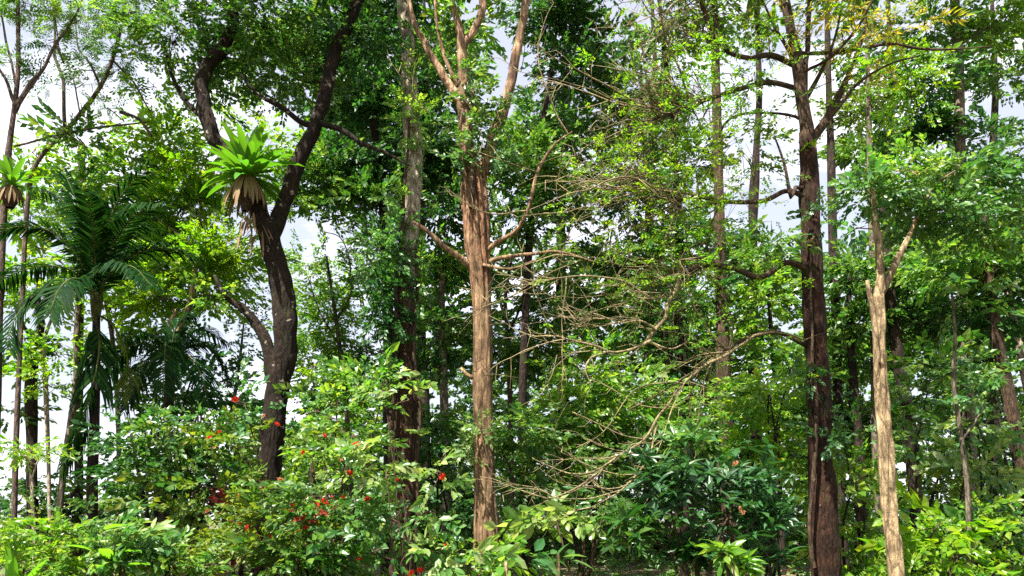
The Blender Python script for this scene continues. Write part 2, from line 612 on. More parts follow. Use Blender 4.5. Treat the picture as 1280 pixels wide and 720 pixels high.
def thinned(P):
    R_ = P - CAM
    dep = R_[:, 1]
    fw = R_[:, 1] * _c + R_[:, 2] * _s
    upv = -R_[:, 1] * _s + R_[:, 2] * _c
    px = 640 + F * R_[:, 0] / fw
    py = 360 + SHIFT - F * upv / fw
    keep = np.ones(len(P), bool)
    for x0, x1, y0, y1, dt, pr in THIN:
        ins = (px > x0 - 6) & (px < x1 + 6) & (py > y0) & (py < y1) & (dep < dt + .1)
        keep &= ~ins | (rng.uniform(size=len(P)) < pr)
    return keep


def crown(mb, twigs, d, blobs, feeders, mats, twr=1.0, mul=1.0):
    """blobs: (px, py, rx, ry, dd, density, spray, material, scale) in photograph pixels at depth d + dd.
    feeders: (M,3) points of trunk and limbs from which thin boughs run into each clump."""
    F_ = np.asarray(feeders)
    for b in blobs:
        px, py, rx, ry, dd, den, kind, mat, sc = (list(b) + [1.0])[:9]
        dep = d + dd
        k = mpp(dep)
        c = at(px, py, dep)
        r = np.array([rx * k, (rx + ry) * .5 * k * .9, ry * k])
        n = max(8, int(DENS * mul * den * math.pi * r[0] * r[2]))
        cl = min(.36 * sc + .05, .6 * min(r))
        cc, P, out = blob_points(c, np.maximum(r - cl * .8, .25 * r), n, clump=cl)
        P[:, 2] = np.maximum(P[:, 2], .12)
        kp = thinned(P)
        P, out, n = P[kp], out[kp], int(kp.sum())
        Z = np.tile([0., 0., 1.], (n, 1)) + rng.normal(size=(n, 3)) * .6 + np.array([S.x, S.y, 0]) * .6
        scatter(mb, kind, P, out, Z, sc * np.clip(rng.lognormal(-.02, .27, n), .5, 1.7), mats.index(mat))
        # the bough from the nearest limb to the blob, then a twig to each clump
        if twigs is None or len(F_) == 0:
            continue
        dist = np.linalg.norm(F_ - (c - np.array([0, 0, r[2] * .6])), axis=1)
        a = F_[np.argmin(dist)]
        mid = (a + c) / 2 + np.array([rng.normal(0, .2), rng.normal(0, .2), .12 * np.linalg.norm(c - a)])
        r0 = min(.045, .012 + .006 * np.linalg.norm(c - a)) * twr
        bough = tube(twigs, [a, mid, c], [r0, r0 * .7, r0 * .35], sides=5, step=.35, wob=1.2)
        for q in cc[:26]:
            i = rng.integers(len(bough) // 3, len(bough))
            s0 = bough[i]
            m2 = (s0 + q) / 2 + rng.normal(size=3) * .12 * np.linalg.norm(q - s0)
            tube(twigs, [s0, m2, q], [.013 * twr, .009 * twr, .004], sides=4, step=.3)


def limb_pts(L, d):
    """[(px, py, half-width px[, depth offset])] -> centres and radii."""
    P = np.array([at(q[0], q[1], d + (q[3] if len(q) > 3 else 0)) for q in L])
    R = np.array([q[2] * mpp(d) for q in L])
    return P, R


def make_tree(name, label, cat, d, trunk, limbs, blobs, bark, group=None, sides=14, rough=.10, flute=0, twig=None, twr=1.0, branch_mat=None, extra=None):
    P, R = limb_pts(trunk, d)
    base = np.array([P[0][0], P[0][1], 0.0])
    if P[0][2] > .02 and P[0][2] < 6:            # carry the trunk down to the ground
        P = np.vstack([[P[0][0] - (P[1][0] - P[0][0]) * .12, P[0][1], -.08], P])
        R = np.concatenate([[R[0] * 1.18], R])
        base[0] = P[0][0]
    elif P[0][2] <= .02:
        base = np.array([P[0][0], P[0][1], 0.0])
    rt = root(name, base, label, cat, group)
    mb = MB()
    R = R * .82
    pts = [tube(mb, P, R, sides=sides, step=.08 if sides > 14 else .16 if sides > 10 else .3, rough=rough, flute=flute)]
    mb.build('trunk', bark, rt)
    for L in limbs:
        lb = MB()
        p, r = limb_pts(L, d)
        big = r[0] > .07
        r = r * (.72 if L[0][2] <= 6.2 else .84)
        pts.append(tube(lb, p, r, sides=14 if big else 7, step=.10 if big else .16, rough=rough if big else .12, wob=.3 if big else 1.3))
        lb.build('branch', branch_mat or bark, rt)
    feed = np.vstack(pts)
    if blobs:
        mats = []
        for b in blobs:
            if b[7] not in mats:
                mats.append(b[7])
        cm, tm = MB(), MB()
        crown(cm, tm, d, blobs, feed[len(feed) // 6:], mats, twr)
        tm.build('twigs', twig or bark, rt, kind='stuff')
        cm.build('crown', mats, rt, kind='stuff')
    return rt, feed


# ------------------------------------------------------------------ the setting: ground
def ground_mat():
    m = bpy.data.materials.new('forest_floor')
    m.use_nodes = True
    t = m.node_tree
    pb = t.nodes['Principled BSDF']
    tcx = t.nodes.new('ShaderNodeTexCoord')
    n1 = t.nodes.new('ShaderNodeTexNoise')
    n1.inputs['Scale'].default_value = 3.0
    n1.inputs['Detail'].default_value = 10
    n1.inputs['Roughness'].default_value = .7
    t.links.new(tcx.outputs['Object'], n1.inputs['Vector'])
    rp = t.nodes.new('ShaderNodeValToRGB')
    e = rp.color_ramp.elements
    e[0].position, e[0].color = .35, (.035, .024, .014, 1)
    e[1].position, e[1].color = .66, (.17, .115, .065, 1)
    x = e.new(.5)
    x.color = (.085, .058, .032, 1)
    t.links.new(n1.outputs['Fac'], rp.inputs['Fac'])
    n2 = t.nodes.new('ShaderNodeTexNoise')
    n2.inputs['Scale'].default_value = .35
    n2.inputs['Detail'].default_value = 6
    t.links.new(tcx.outputs['Object'], n2.inputs['Vector'])
    r2 = t.nodes.new('ShaderNodeValToRGB')
    r2.color_ramp.elements[0].position = .48
    r2.color_ramp.elements[1].position = .60
    t.links.new(n2.outputs['Fac'], r2.inputs['Fac'])
    mx = t.nodes.new('ShaderNodeMix')
    mx.data_type = 'RGBA'
    t.links.new(r2.outputs['Color'], mx.inputs['Factor'])
    t.links.new(rp.outputs['Color'], mx.inputs['A'])
    mx.inputs['B'].default_value = (.045, .075, .018, 1)
    t.links.new(mx.outputs['Result'], pb.inputs['Base Color'])
    pb.inputs['Roughness'].default_value = .95
    bp = t.nodes.new('ShaderNodeBump')
    bp.inputs['Strength'].default_value = .8
    bp.inputs['Distance'].default_value = .08
    t.links.new(n1.outputs['Fac'], bp.inputs['Height'])
    t.links.new(bp.outputs['Normal'], pb.inputs['Normal'])
    return m


def build_ground():
    xs = np.concatenate([np.linspace(-2500, -60, 14), np.linspace(-55, 55, 111), np.linspace(60, 2500, 14)])
    ys = np.concatenate([np.linspace(-400, -10, 8), np.linspace(-8, 70, 79), np.linspace(80, 3000, 14)])
    X, Y = np.meshgrid(xs, ys)
    Z = .05 * np.sin(X * .9 + 1) * np.sin(Y * .7) + .03 * np.sin(X * 2.1) * np.cos(Y * 1.9 + 2) - .05
    Z = np.where((np.abs(X) > 58) | (Y > 72), -.05, Z)
    n, m = X.shape
    v = np.stack([X, Y, Z], -1).reshape(-1, 3)
    i = np.arange(n - 1)[:, None] * m
    j = np.arange(m - 1)[None]
    q = np.stack([i + j, i + j + 1, i + m + j + 1, i + m + j], -1).reshape(-1, 4)
    mb = MB()
    mb.add(v, q, 0, True)
    o = mb.build('ground', ground_mat(), kind='structure', origin=(0, 0, 0))
    return o


build_ground()

# ------------------------------------------------------------------ the main trees
# twin-limbed dark tree, left
TA, fA = make_tree(
    'forked_tree', 'dark lichen-spotted tree forked low into two winding limbs, a nest fern in its fork', 'tree', 19.0,
    [(328, 728, 21), (333, 660, 19), (336, 590, 18), (345, 500, 18), (356, 430, 18), (352, 360, 17), (340, 310, 17), (333, 278, 17)],
    [[(335, 300, 14), (318, 255, 13), (292, 202, 12), (264, 165, 12), (252, 125, 11.5), (256, 88, 11), (280, 58, 10), (291, 30, 9), (287, 0, 8), (280, -40, 7), (292, -100, 4)],
     [(338, 300, 14), (352, 262, 12.5), (368, 215, 12), (392, 165, 11), (408, 118, 11), (418, 70, 10), (440, 20, 9), (456, -30, 8), (472, -110, 4)],
     [(397, 158, 6), (375, 152, 5, -.1), (345, 130, 4.5, -.3), (322, 118, 3, -.5), (300, 92, 2, -.6)],
     [(394, 152, 6), (428, 163, 5, -.2), (455, 180, 4, -.4), (480, 190, 3, -.5), (512, 207, 1.5, -.6)],
     [(343, 490, 10), (334, 440, 9, .1), (318, 402, 8, .2), (300, 382, 6, .3), (284, 372, 4, .4), (268, 345, 2.5, .5)],
     [(262, 155, 5), (235, 130, 4, .3), (215, 95, 3, .5), (205, 50, 2, .7)]],
    [(222, 40, 42, 50, .3, 22, 'small', L_MID), (330, 30, 60, 45, 0, 24, 'small', L_MID), (365, 95, 50, 40, .8, 20, 'small', L_MID), (300, 90, 32, 40, 1, 16, 'small', L_MID),
     (250, 95, 26, 34, .8, 14, 'small', L_MID), (455, 60, 45, 50, .8, 20, 'small', L_DARK), (400, -60, 100, 50, -1, 9, 'broad', L_MID), (270, -70, 80, 50, -1, 9, 'broad', L_MID),
     (410, 30, 40, 40, 1.2, 18, 'small', L_DARK), (300, -330, 130, 70, -6, 2.5, 'broad', L_MID)],  # last blob: unseen crown foliage, added overhead to shade and dapple the trunk
    B_REDDARK, sides=20, rough=.09)

# tall mottled vine-hung tree
TB, fB = make_tree(
    'vine_clad_tree', 'tall straight tree, mottled pale grey above and red-brown below, wrapped in vines', 'tree', 20.0,
    [(502, 735, 21), (505, 650, 18), (506, 560, 18), (507, 470, 17), (506, 400, 15), (508, 340, 14), (514, 270, 14.5), (517, 200, 14.5), (513, 130, 13), (510, 60, 12), (504, 0, 11), (500, -60, 10), (495, -150, 7)],
    [[(506, 5, 6), (535, -30, 5), (560, -80, 3)]],
    [(500, -130, 130, 45, -1, 5, 'broad', L_MID), (590, -110, 60, 45, .5, 7, 'broad', L_MID)],
    B_VINE, sides=20, rough=.08)

# fluted tan tree in the centre
TC, fC = make_tree(
    'tan_fluted_tree', 'pale tan tree with fluted trunk in the centre, splitting into several smooth pinkish stems', 'tree', 18.5,
    [(606, 735, 18), (606, 690, 16), (606, 600, 15), (603, 500, 14.5), (603, 420, 14), (601, 350, 14), (596, 312, 17), (595, 262, 17), (590, 215, 15), (582, 172, 11), (579, 130, 9)],
    [[(580, 142, 9), (578, 92, 8), (577, 50, 7.5), (568, 15, 5), (556, -40, 4), (548, -110, 2)],
     [(577, 58, 7), (590, 41, 6), (602, 14, 6), (602, -12, 5), (600, -90, 3)],
     [(578, 130, 8), (562, 107, 6.5), (541, 76, 5.5), (529, 50, 5), (516, 22, 4), (505, -40, 2)],
     [(572, 108, 4), (556, 72, 3.5), (547, 36, 3), (543, -10, 2.5), (540, -70, 1.5)],
     [(597, 235, 9), (612, 187, 9), (628, 140, 8.5), (641, 90, 8), (652, 32, 7), (662, -20, 6), (682, -100, 3)],
     [(600, 336, 7), (580, 326, 5.5, -.1), (555, 308, 4, -.3), (530, 286, 3.5, -.4), (516, 277, 1.5, -.5)],
     [(604, 332, 6), (626, 323, 4, -.2), (660, 318, 3, -.5), (700, 315, 2.4, -.7), (745, 328, 1.2, -.9)],
     [(603, 318, 6), (622, 302, 4.5, -.2), (645, 288, 3.8, -.3), (661, 258, 3.4, -.4), (672, 215, 3, -.4), (692, 182, 2, -.4), (715, 165, 1.2, -.5)],
     [(602, 472, 4), (588, 471, 3.5, -.1), (576, 460, 2.5, -.1)],
     [(598, 330, 4), (615, 334, 3, -.4), (640, 336, 2.6, -.6), (668, 326, 2, -.7)]],
    [(560, -110, 90, 45, 0, 6, 'broad', L_MID), (680, -90, 80, 50, 0, 7, 'broad', L_MID), (610, -60, 60, 35, 1, 10, 'broad', L_MID),
     (596, 28, 34, 26, .9, 9, 'broad', L_BRIGHT), (545, 60, 20, 30, .8, 8, 'broad', L_MID)],
    B_TAN, sides=28, rough=.05, flute=7)
for k in range(11):                               # aerial roots clasping the trunk under its fork
    a = 2 * math.pi * k / 11 + rng.normal(0, .1)
    rb = MB()
    L = [(590 + rng.normal(0, 2), 205 + rng.uniform(-14, 14), 0), (594, 250, 0), (596, 300, 0), (600, 340, 0), (602, 365 + rng.uniform(-10, 60), 0)]
    rad = [16.5, 16, 15, 12.4, 10.5]
    P = np.array([at(q[0], q[1], 18.5) + np.array([math.cos(a + .12 * i), math.sin(a + .12 * i), 0]) * rad[i] * mpp(18.5) for i, q in enumerate(L)])
    tube(rb, P, [.03, .045, .05, .04, .012], sides=6, step=.15, rough=.1, wob=.5)
    rb.build('aerial_root', B_ROOT, TC)

# big red-brown tree, right
TD, fD = make_tree(
    'mahogany_tree', 'thick red-brown tree right of centre with crooked boughs reaching left and golden top leaves', 'tree', 17.0,
    [(1034, 745, 22), (1031, 690, 20), (1027, 600, 19), (1024, 520, 18), (1021, 450, 17.5), (1017, 380, 17), (1015, 320, 16), (1012, 250, 15), (1011, 200, 14), (1009, 165, 12)],
    [[(1010, 182, 11), (1003, 130, 9.5), (998, 90, 9), (990, 40, 8), (980, -10, 7), (970, -90, 4)],
     [(1011, 184, 8), (1028, 156, 7), (1043, 130, 6), (1053, 110, 4.5), (1067, 78, 3), (1082, 35, 2)],
     [(1003, 125, 6), (1009, 70, 5), (1012, 10, 4.5), (1020, -60, 3)],
     [(1013, 340, 6), (985, 328, 5, -.2), (950, 346, 5, -.4), (915, 335, 5, -.6), (880, 332, 4.5, -.8), (849, 344, 4, -1)],
     [(1009, 248, 5), (985, 239, 4.5, -.2), (950, 252, 4, -.5), (905, 252, 3.4, -.8), (870, 246, 3, -1), (838, 250, 2, -1.2), (800, 222, 1.5, -1.4)],
     [(998, 84, 5.5), (962, 68, 5, -.3), (935, 73, 4.5, -.5), (906, 62, 4.5, -.6), (889, 40, 4, -.7), (881, 14, 4, -.8), (868, -15, 3, -.9)],
     [(1001, 112, 5), (962, 103, 4.5, -.3), (915, 114, 4, -.6), (880, 125, 3.4, -.8), (852, 137, 3, -1), (815, 150, 1.6, -1.3)],
     [(1005, 152, 4), (962, 142, 3, .2), (925, 143, 3, .3), (905, 155, 2.8, .3), (897, 182, 1.8, .3)],
     [(1007, 432, 4.5), (970, 415, 3.6, -.3), (930, 425, 3, -.6), (900, 442, 2, -.9)],
     [(1000, 66, 4), (1060, 62, 3, -.3), (1110, 55, 2.6, -.5), (1165, 62, 2, -.6), (1240, 57, 1.2, -.8)],
     [(1001, 112, 4), (985, 62, 3, -.2), (962, 18, 2.2, -.4), (940, -30, 1.2, -.5)], [(1004, 132, 4), (1032, 78, 3, -.2), (1048, 30, 2.2, -.3), (1056, -30, 1.2, -.4)],
     [(1030, 154, 4), (1066, 112, 3, -.3), (1105, 82, 2.2, -.5), (1150, 70, 1.2, -.7)], [(1005, 90, 3.4), (1040, 70, 2.6, -.5), (1075, 30, 2, -.7), (1100, -20, 1.2, -.8)], [(997, 80, 3.4), (970, 40, 2.5, .3), (930, 22, 1.6, .5), (900, -10, 1, .6)],
     [(1010, 238, 4), (994, 232, 3.5, -.2), (988, 245, 3, -.3), (982, 210, 2, -.4), (968, 170, 1.2, -.4)]],
    [(1000, 25, 36, 28, -.3, 7, 'lance', L_YELLOW, .7), (985, 35, 34, 24, -.4, 4, 'lance', L_GOLD, .7), (1065, 15, 45, 25, -.4, 8, 'lance', L_GOLD, .7), (1120, 40, 46, 26, -.4, 8, 'lance', L_GOLD, .7), (1060, 55, 36, 16, -.5, 7, 'lance', L_GOLD, .7),
     (960, 50, 30, 26, -.3, 7, 'lance', L_YELLOW, .6), (1030, 90, 40, 40, -.4, 4, 'lance', L_YELLOW, .6), (1100, 75, 50, 30, -.5, 5, 'lance', L_GOLD, .6), (940, 100, 40, 34, -.3, 5, 'fine', L_YELLOW), (925, 190, 40, 36, -.4, 5, 'small', L_OLIVE), (965, 290, 34, 34, -.2, 5, 'small', L_MID), (970, 215, 30, 40, .4, 4, 'fine', L_YELLOW), (1140, 110, 60, 40, -.6, 4, 'fine', L_YELLOW), (1065, 150, 30, 40, -.3, 5, 'fine', L_YELLOW), (960, 155, 36, 20, .2, 4, 'fine', L_OLIVE), (1070, 105, 40, 24, 0, 7, 'lance', L_OLIVE, .7), (960, -70, 90, 45, -1, 8, 'broad', L_OLIVE), (1080, -60, 80, 40, -1, 7, 'broad', L_OLIVE), (880, -380, 130, 90, -5, 3.5, 'broad', L_OLIVE), (1010, -300, 100, 70, -4, 5, 'broad', L_OLIVE)],  # last pair of blobs: out-of-view leaves, added sunward to throw shade on the trunk
    B_MAHOG, sides=20, rough=.08, twig=B_MOSS, branch_mat=B_BROWN)

# fine mossy twig mass left of the mahogany tree: boughs as parts, twigs as one part
tw = MB()
boughs = [p for p in fD if p[0] < 4.6 and p[2] > 4.2]
boughs = np.array(boughs)
sel = boughs[rng.integers(0, len(boughs), 120)]
for q in sel:
    L = rng.uniform(.8, 2.4)
    d0 = np.array([rng.normal(-.8, .5), rng.normal(-.1, .4), rng.normal(.0, .5)])
    d0 /= np.linalg.norm(d0)
    p = [q]
    for k in range(5):
        d0 = d0 + rng.normal(size=3) * .32 + np.array([0, 0, -.04])
        d0 /= np.linalg.norm(d0)
        p.append(p[-1] + d0 * L / 5)
    tube(tw, p, np.linspace(.016, .004, 6) * rng.uniform(.7, 1.5), sides=4, step=.2)
    for k in range(7):
        a = p[rng.integers(1, 6)]
        e = d0 + rng.normal(size=3) * .9
        e /= np.linalg.norm(e)
        ln = rng.uniform(.25, .8)
        m_ = a + e * ln * .5 + rng.normal(size=3) * .14
        tube(tw, [a, m_, a + e * ln + np.array([0, 0, -.12 * ln])], [.007, .006, .003], sides=3, step=.2)
tw.build('twigs', B_MOSS, TD, kind='stuff')
tw = MB()
far_b = boughs[boughs[:, 0] < 5.4]
cb = fC[(fC[:, 0] > .3) & (fC[:, 1] < 18.3)]
if len(cb):
    far_b = np.vstack([far_b, cb[rng.integers(0, len(cb), len(far_b) // 5)]])
for i in range(40):
    q = far_b[rng.integers(0, len(far_b))]
    L = rng.uniform(1.6, 4.2)
    d0 = np.array([rng.normal(-1, .35), rng.normal(-.15, .35), rng.normal(.1, .35)])
    d0 /= np.linalg.norm(d0)
    curl = rng.normal(size=3) * .10 + np.array([0, 0, rng.choice([-.12, .10])])
    p = [q]
    for k in range(8):
        d0 = d0 + curl + rng.normal(size=3) * .14
        d0 /= np.linalg.norm(d0)
        p.append(p[-1] + d0 * L / 8)
    tube(tw, p, np.linspace(.022, .005, 9) * rng.uniform(.7, 1.4), sides=5, step=.14, wob=.6)
    for k in range(9):
        a = p[rng.integers(2, 9)]
        e = d0 * .8 + rng.normal(size=3) * .8
        e /= np.linalg.norm(e)
        ln = rng.uniform(.25, 1.0)
        tube(tw, [a, a + e * ln * .5 + rng.normal(size=3) * .08, a + e * ln + rng.normal(size=3) * .08], [.010, .007, .003], sides=3, step=.2)
tw.build('twigs', B_TWIG, TD, kind='stuff')
lf = MB()
n = 700
P = sel[rng.integers(0, len(sel), n)] + rng.normal(size=(n, 3)) * np.array([.9, .5, .6])
scatter(lf, 'fine', P, rng.normal(size=(n, 3)) * [1, 1, .3], np.tile([-.1, -.2, 1.], (n, 1)) + rng.normal(size=(n, 3)) * .4, rng.uniform(.6, 1.1, n), 0)
lf.build('foliage', [L_YELLOW], TD, kind='stuff')

# straw-coloured slim tree, right foreground
TE, fE = make_tree(
    'straw_barked_tree', 'slim straw-coloured tree with peeling ridged trunk, forked in two under bright leaves', 'tree', 14.0,
    [(1126, 765, 12.5), (1120, 720, 11.2), (1112, 650, 10.2), (1107, 580, 9.6), (1101, 500, 9), (1099, 430, 8.3), (1098, 368, 8)],
    [[(1098, 376, 7), (1100, 340, 6), (1098, 300, 5), (1094, 265, 4), (1088, 215, 2)],
     [(1100, 368, 6.5), (1112, 345, 5.5), (1125, 316, 5), (1138, 290, 4, .1), (1152, 258, 3, .2), (1175, 225, 2, .3)],
     [(1098, 492, 5), (1092, 440, 5, -.1), (1090, 390, 5, -.1), (1086, 350, 3, -.1)]],
    [(1075, 238, 42, 26, .2, 30, 'broad', L_COOL, .68), (1140, 215, 55, 26, .2, 30, 'broad', L_BRIGHT, .68), (1205, 215, 50, 26, .4, 30, 'broad', L_COOL, .68), (1175, 262, 55, 24, .3, 30, 'broad', L_COOL, .68),
     (1250, 230, 40, 30, .6, 27, 'broad', L_COOL, .68), (1235, 285, 50, 26, .8, 27, 'broad', L_MID, .68), (1120, 275, 40, 20, .6, 21, 'broad', L_MID, .68), (1070, 285, 26, 18, .3, 13, 'broad', L_COOL, .68)],
    B_STRAW, sides=26, rough=.12, flute=3)

for ph, y0, y1, rr_ in [(.4, 735, 385, .075), (2.3, 735, 480, .07), (-1.2, 700, 400, .06), (3.6, 640, 380, .05), (-.4, 735, 600, .06)]:
    sb = MB()
    L = [(np.interp(y, [368, 430, 500, 580, 650, 720, 765], [1098, 1099, 1101, 1107, 1112, 1120, 1126]), y, np.interp(y, [368, 500, 765], [8, 9.5, 13])) for y in np.linspace(y0, y1, 9)]
    P = np.array([at(q[0], q[1], 14.0) + np.array([math.cos(-1.57 + ph * .8 + .16 * i), math.sin(-1.57 + ph * .8 + .16 * i), 0]) * q[2] * mpp(14.0) * .66 for i, q in enumerate(L)])
    tube(sb, P, rr_ * .8 * np.array([.9, 1, 1, .95, .9, .85, .8, .6, .25]), sides=8, step=.07, rough=.16, wob=.35)
    sb.build('bark_strand', B_STRAW, TE)

# ------------------------------------------------------------------ trees behind
BG = 'slender trees in the background'
def bgtree(label, d, trunk, blobs, bark, limbs=(), name='forest_tree', group=BG, **kw):
    return make_tree(name, label, 'tree', d, trunk, list(limbs), blobs, bark, group=group, sides=kw.pop('sides', 10), rough=.07, **kw)

bgtree('leafy tree with dense dark crown filling the gap left of the vine-clad trunk', 25.0,
       [(487, 650, 10), (488, 560, 10), (486, 470, 9), (485, 380, 8), (480, 280, 7), (470, 180, 6), (460, 80, 5), (455, -20, 3)],
       [(450, 120, 62, 58, 0, 22, 'broad', L_DARK), (430, 215, 60, 42, 0, 24, 'broad', L_DARK), (395, 235, 40, 40, -.5, 18, 'broad', L_MID), (545, 190, 42, 60, .5, 22, 'broad', L_DARK), (470, 25, 60, 45, .5, 20, 'broad', L_DARK),
        (545, 100, 40, 46, .8, 18, 'broad', L_MID), (470, 250, 40, 40, -.5, 16, 'broad', L_MID), (550, 265, 32, 30, .4, 18, 'broad', L_DARK), (510, -20, 60, 30, 0, 16, 'broad', L_DARK)], B_DARK)
bgtree('dark-crowned tree whose leaves close the sky right of the pinkish stems', 26.0,
       [(655, 650, 7), (652, 540, 7), (655, 440, 6), (660, 330, 6), (672, 200, 5), (690, 80, 4), (700, -20, 3)],
       [(690, 25, 58, 36, 0, 24, 'broad', L_DARK), (715, 90, 46, 36, 0, 16, 'broad', L_DARK), (560, 150, 30, 30, 0, 16, 'broad', L_DARK), (660, 210, 40, 46, -.5, 22, 'broad', L_MID), (705, 250, 46, 40, 0, 13, 'broad', L_MID),
        (640, 270, 32, 32, -.6, 18, 'broad', L_MID), (720, 160, 40, 36, .5, 13, 'broad', L_MID), (650, 150, 26, 36, .6, 10, 'broad', L_MID), (715, -25, 60, 30, 0, 18, 'broad', L_DARK)], B_DARK)
bgtree('nearly black trunk standing left of the grey-brown one, under the twiggy boughs', 27.0,
       [(857, 600, 10), (855, 540, 9), (853, 470, 9), (850, 380, 8), (848, 270, 6), (840, 150, 5), (828, 40, 4), (820, -40, 3)],
       [(795, 130, 52, 46, 0, 14, 'broad', L_MID), (775, 225, 54, 42, 0, 14, 'broad', L_DARK), (845, 60, 42, 40, 0, 10, 'broad', L_MID), (765, 325, 60, 36, 0, 13, 'broad', L_MID), (845, 300, 44, 36, .4, 14, 'broad', L_DARK),
        (870, 200, 36, 36, .4, 10, 'broad', L_MID), (740, 380, 40, 30, -.4, 18, 'broad', L_MID), (760, 60, 26, 26, .2, 14, 'broad', L_MID), (835, 390, 40, 30, .3, 11, 'broad', L_MID), (850, 440, 44, 34, 0, 16, 'broad', L_DARK)], B_DARK,
       [[(853, 470, 5), (835, 440, 4), (826, 400, 3), (815, 350, 2)]])
bgtree('grey-brown trunk with a pale left edge between the dead boughs and the red-brown tree', 25.0,
       [(912, 640, 13), (908, 570, 12), (905, 480, 11), (903, 400, 10), (900, 300, 8.5), (897, 180, 7.5), (894, 60, 6.5), (892, -60, 4)],
       [(880, -40, 90, 35, 0, 14, 'broad', L_MID), (925, 330, 40, 30, .8, 8, 'broad', L_MID), (950, 375, 40, 26, .8, 13, 'broad', L_BRIGHT), (880, 370, 32, 28, .5, 12, 'broad', L_DARK), (880, 15, 34, 28, 0, 7, 'broad', L_MID), (935, 95, 26, 20, .5, 6, 'small', L_MID)], B_BROWN, sides=14)
bgtree('slim dark trunk close behind the right side of the red-brown tree', 24.0,
       [(1050, 600, 7), (1047, 500, 7), (1045, 400, 7), (1041, 300, 7), (1039, 200, 6), (1036, 110, 5), (1034, 10, 4), (1032, -60, 2)],
       [(1080, 140, 44, 40, 0, 10, 'small', L_OLIVE), (1060, -20, 60, 30, 0, 12, 'broad', L_MID), (1110, 120, 34, 40, .3, 12, 'small', L_MID)], B_DARK)
bgtree('pale straight pole of a trunk cut off from view by the bright leaf layer', 23.0,
       [(1094, 560, 5), (1092, 440, 5), (1090, 300, 5), (1088, 220, 5), (1086, 150, 4.5), (1084, 70, 3), (1082, 10, 2)],
       [(1120, 90, 40, 34, 0, 15, 'small', L_YELLOW), (1095, 30, 40, 26, .5, 8, 'small', L_OLIVE)], B_GREY)
bgtree('grey trunk standing clear against white sky high on the right', 24.0,
       [(1212, 600, 11), (1208, 480, 10), (1205, 380, 9.5), (1203, 300, 9), (1200, 180, 8.5), (1197, 60, 8), (1192, -20, 7), (1188, -90, 4)],
       [(1155, 110, 34, 40, 0, 12, 'broad', L_DARK), (1160, 30, 46, 26, 0, 12, 'broad', L_MID), (1250, 35, 44, 40, 0, 20, 'broad', L_BRIGHT), (1265, 95, 26, 26, 0, 16, 'broad', L_MID), (1235, 170, 36, 20, 0, 12, 'broad', L_DARK),
        (1170, 165, 30, 24, .4, 12, 'bigrosette', L_DARK), (1200, -60, 90, 40, -.5, 16, 'broad', L_MID)], B_GREY)
bgtree('leaning dark trunk half lost in shade behind the straw-coloured tree', 22.0,
       [(1152, 690, 11), (1144, 610, 10), (1135, 520, 9.5), (1124, 450, 9), (1115, 390, 8), (1108, 310, 7), (1100, 220, 4)],
       [(1135, 385, 46, 34, .5, 18, 'broad', L_DARK), (1175, 400, 40, 30, .5, 18, 'broad', L_MID), (1075, 400, 34, 40, .8, 14, 'broad', L_MID), (1165, 345, 46, 26, 0, 16, 'broad', L_MID), (1060, 350, 30, 36, .6, 14, 'broad', L_MID)], B_DARK)
bgtree('brown trunk leaning left at the right edge, beside a paler leaning one', 20.0,
       [(1288, 680, 13), (1284, 620, 12), (1272, 560, 11.5), (1258, 480, 10.5), (1246, 420, 9), (1238, 360, 8), (1228, 260, 5)],
       [(1240, 330, 50, 34, 0, 18, 'broad', L_MID), (1195, 330, 40, 30, 0, 16, 'broad', L_BRIGHT), (1275, 385, 40, 30, .6, 16, 'broad', L_DARK), (1200, 385, 30, 26, .6, 12, 'broad', L_DARK), (1300, 280, 60, 60, 0, 14, 'broad', L_MID)], B_BROWN)
bgtree('pale pinkish trunk leaning left at the very right edge', 21.0,
       [(1312, 640, 9), (1300, 560, 8.5), (1284, 480, 7.5), (1268, 412, 6.5), (1256, 350, 4.5), (1248, 300, 3)],
       [(1255, 290, 34, 26, 0, 12, 'broad', L_MID), (1320, 340, 40, 50, 0, 14, 'broad', L_MID)], B_PALE)
bgtree('mossy grey trunk seen between the vine-clad and the tan tree', 26.0,
       [(557, 640, 7), (556, 560, 7), (555, 500, 7), (553, 440, 6.5), (552, 360, 5), (548, 290, 4)],
       [(560, 395, 36, 46, 0, 13, 'broad', L_MID), (540, 330, 34, 36, 0, 11, 'broad', L_BRIGHT), (575, 330, 20, 40, .4, 14, 'broad', L_DARK), (535, 450, 24, 36, .5, 16, 'broad', L_DARK)], B_GREY)
bgtree('airy light green sapling under the open sky gap right of the forked tree', 27.0,
       [(440, 640, 4), (436, 560, 4), (430, 480, 3.5), (420, 400, 3), (408, 320, 2)],
       [(400, 330, 50, 26, 0, 9, 'small', L_BRIGHT), (420, 400, 44, 36, .5, 11, 'small', L_BRIGHT), (455, 350, 36, 36, .5, 9, 'small', L_COOL), (400, 450, 46, 40, 0, 13, 'small', L_BRIGHT), (455, 450, 40, 44, .4, 16, 'small', L_MID), (450, 295, 36, 20, 0, 5, 'small', L_MID), (400, 370, 46, 30, .6, 9, 'small', L_YELLOW), (385, 415, 36, 30, .3, 9, 'small', L_YELLOW), (440, 320, 40, 26, .6, 6, 'small', L_BRIGHT)], B_SLIM,
       [[(432, 490, 2.5), (450, 440, 2), (470, 380, 1.4)], [(420, 400, 2.2), (440, 360, 1.6), (428, 300, 1.1), (400, 288, .8)], [(425, 430, 2), (400, 390, 1.5), (385, 345, 1)]])
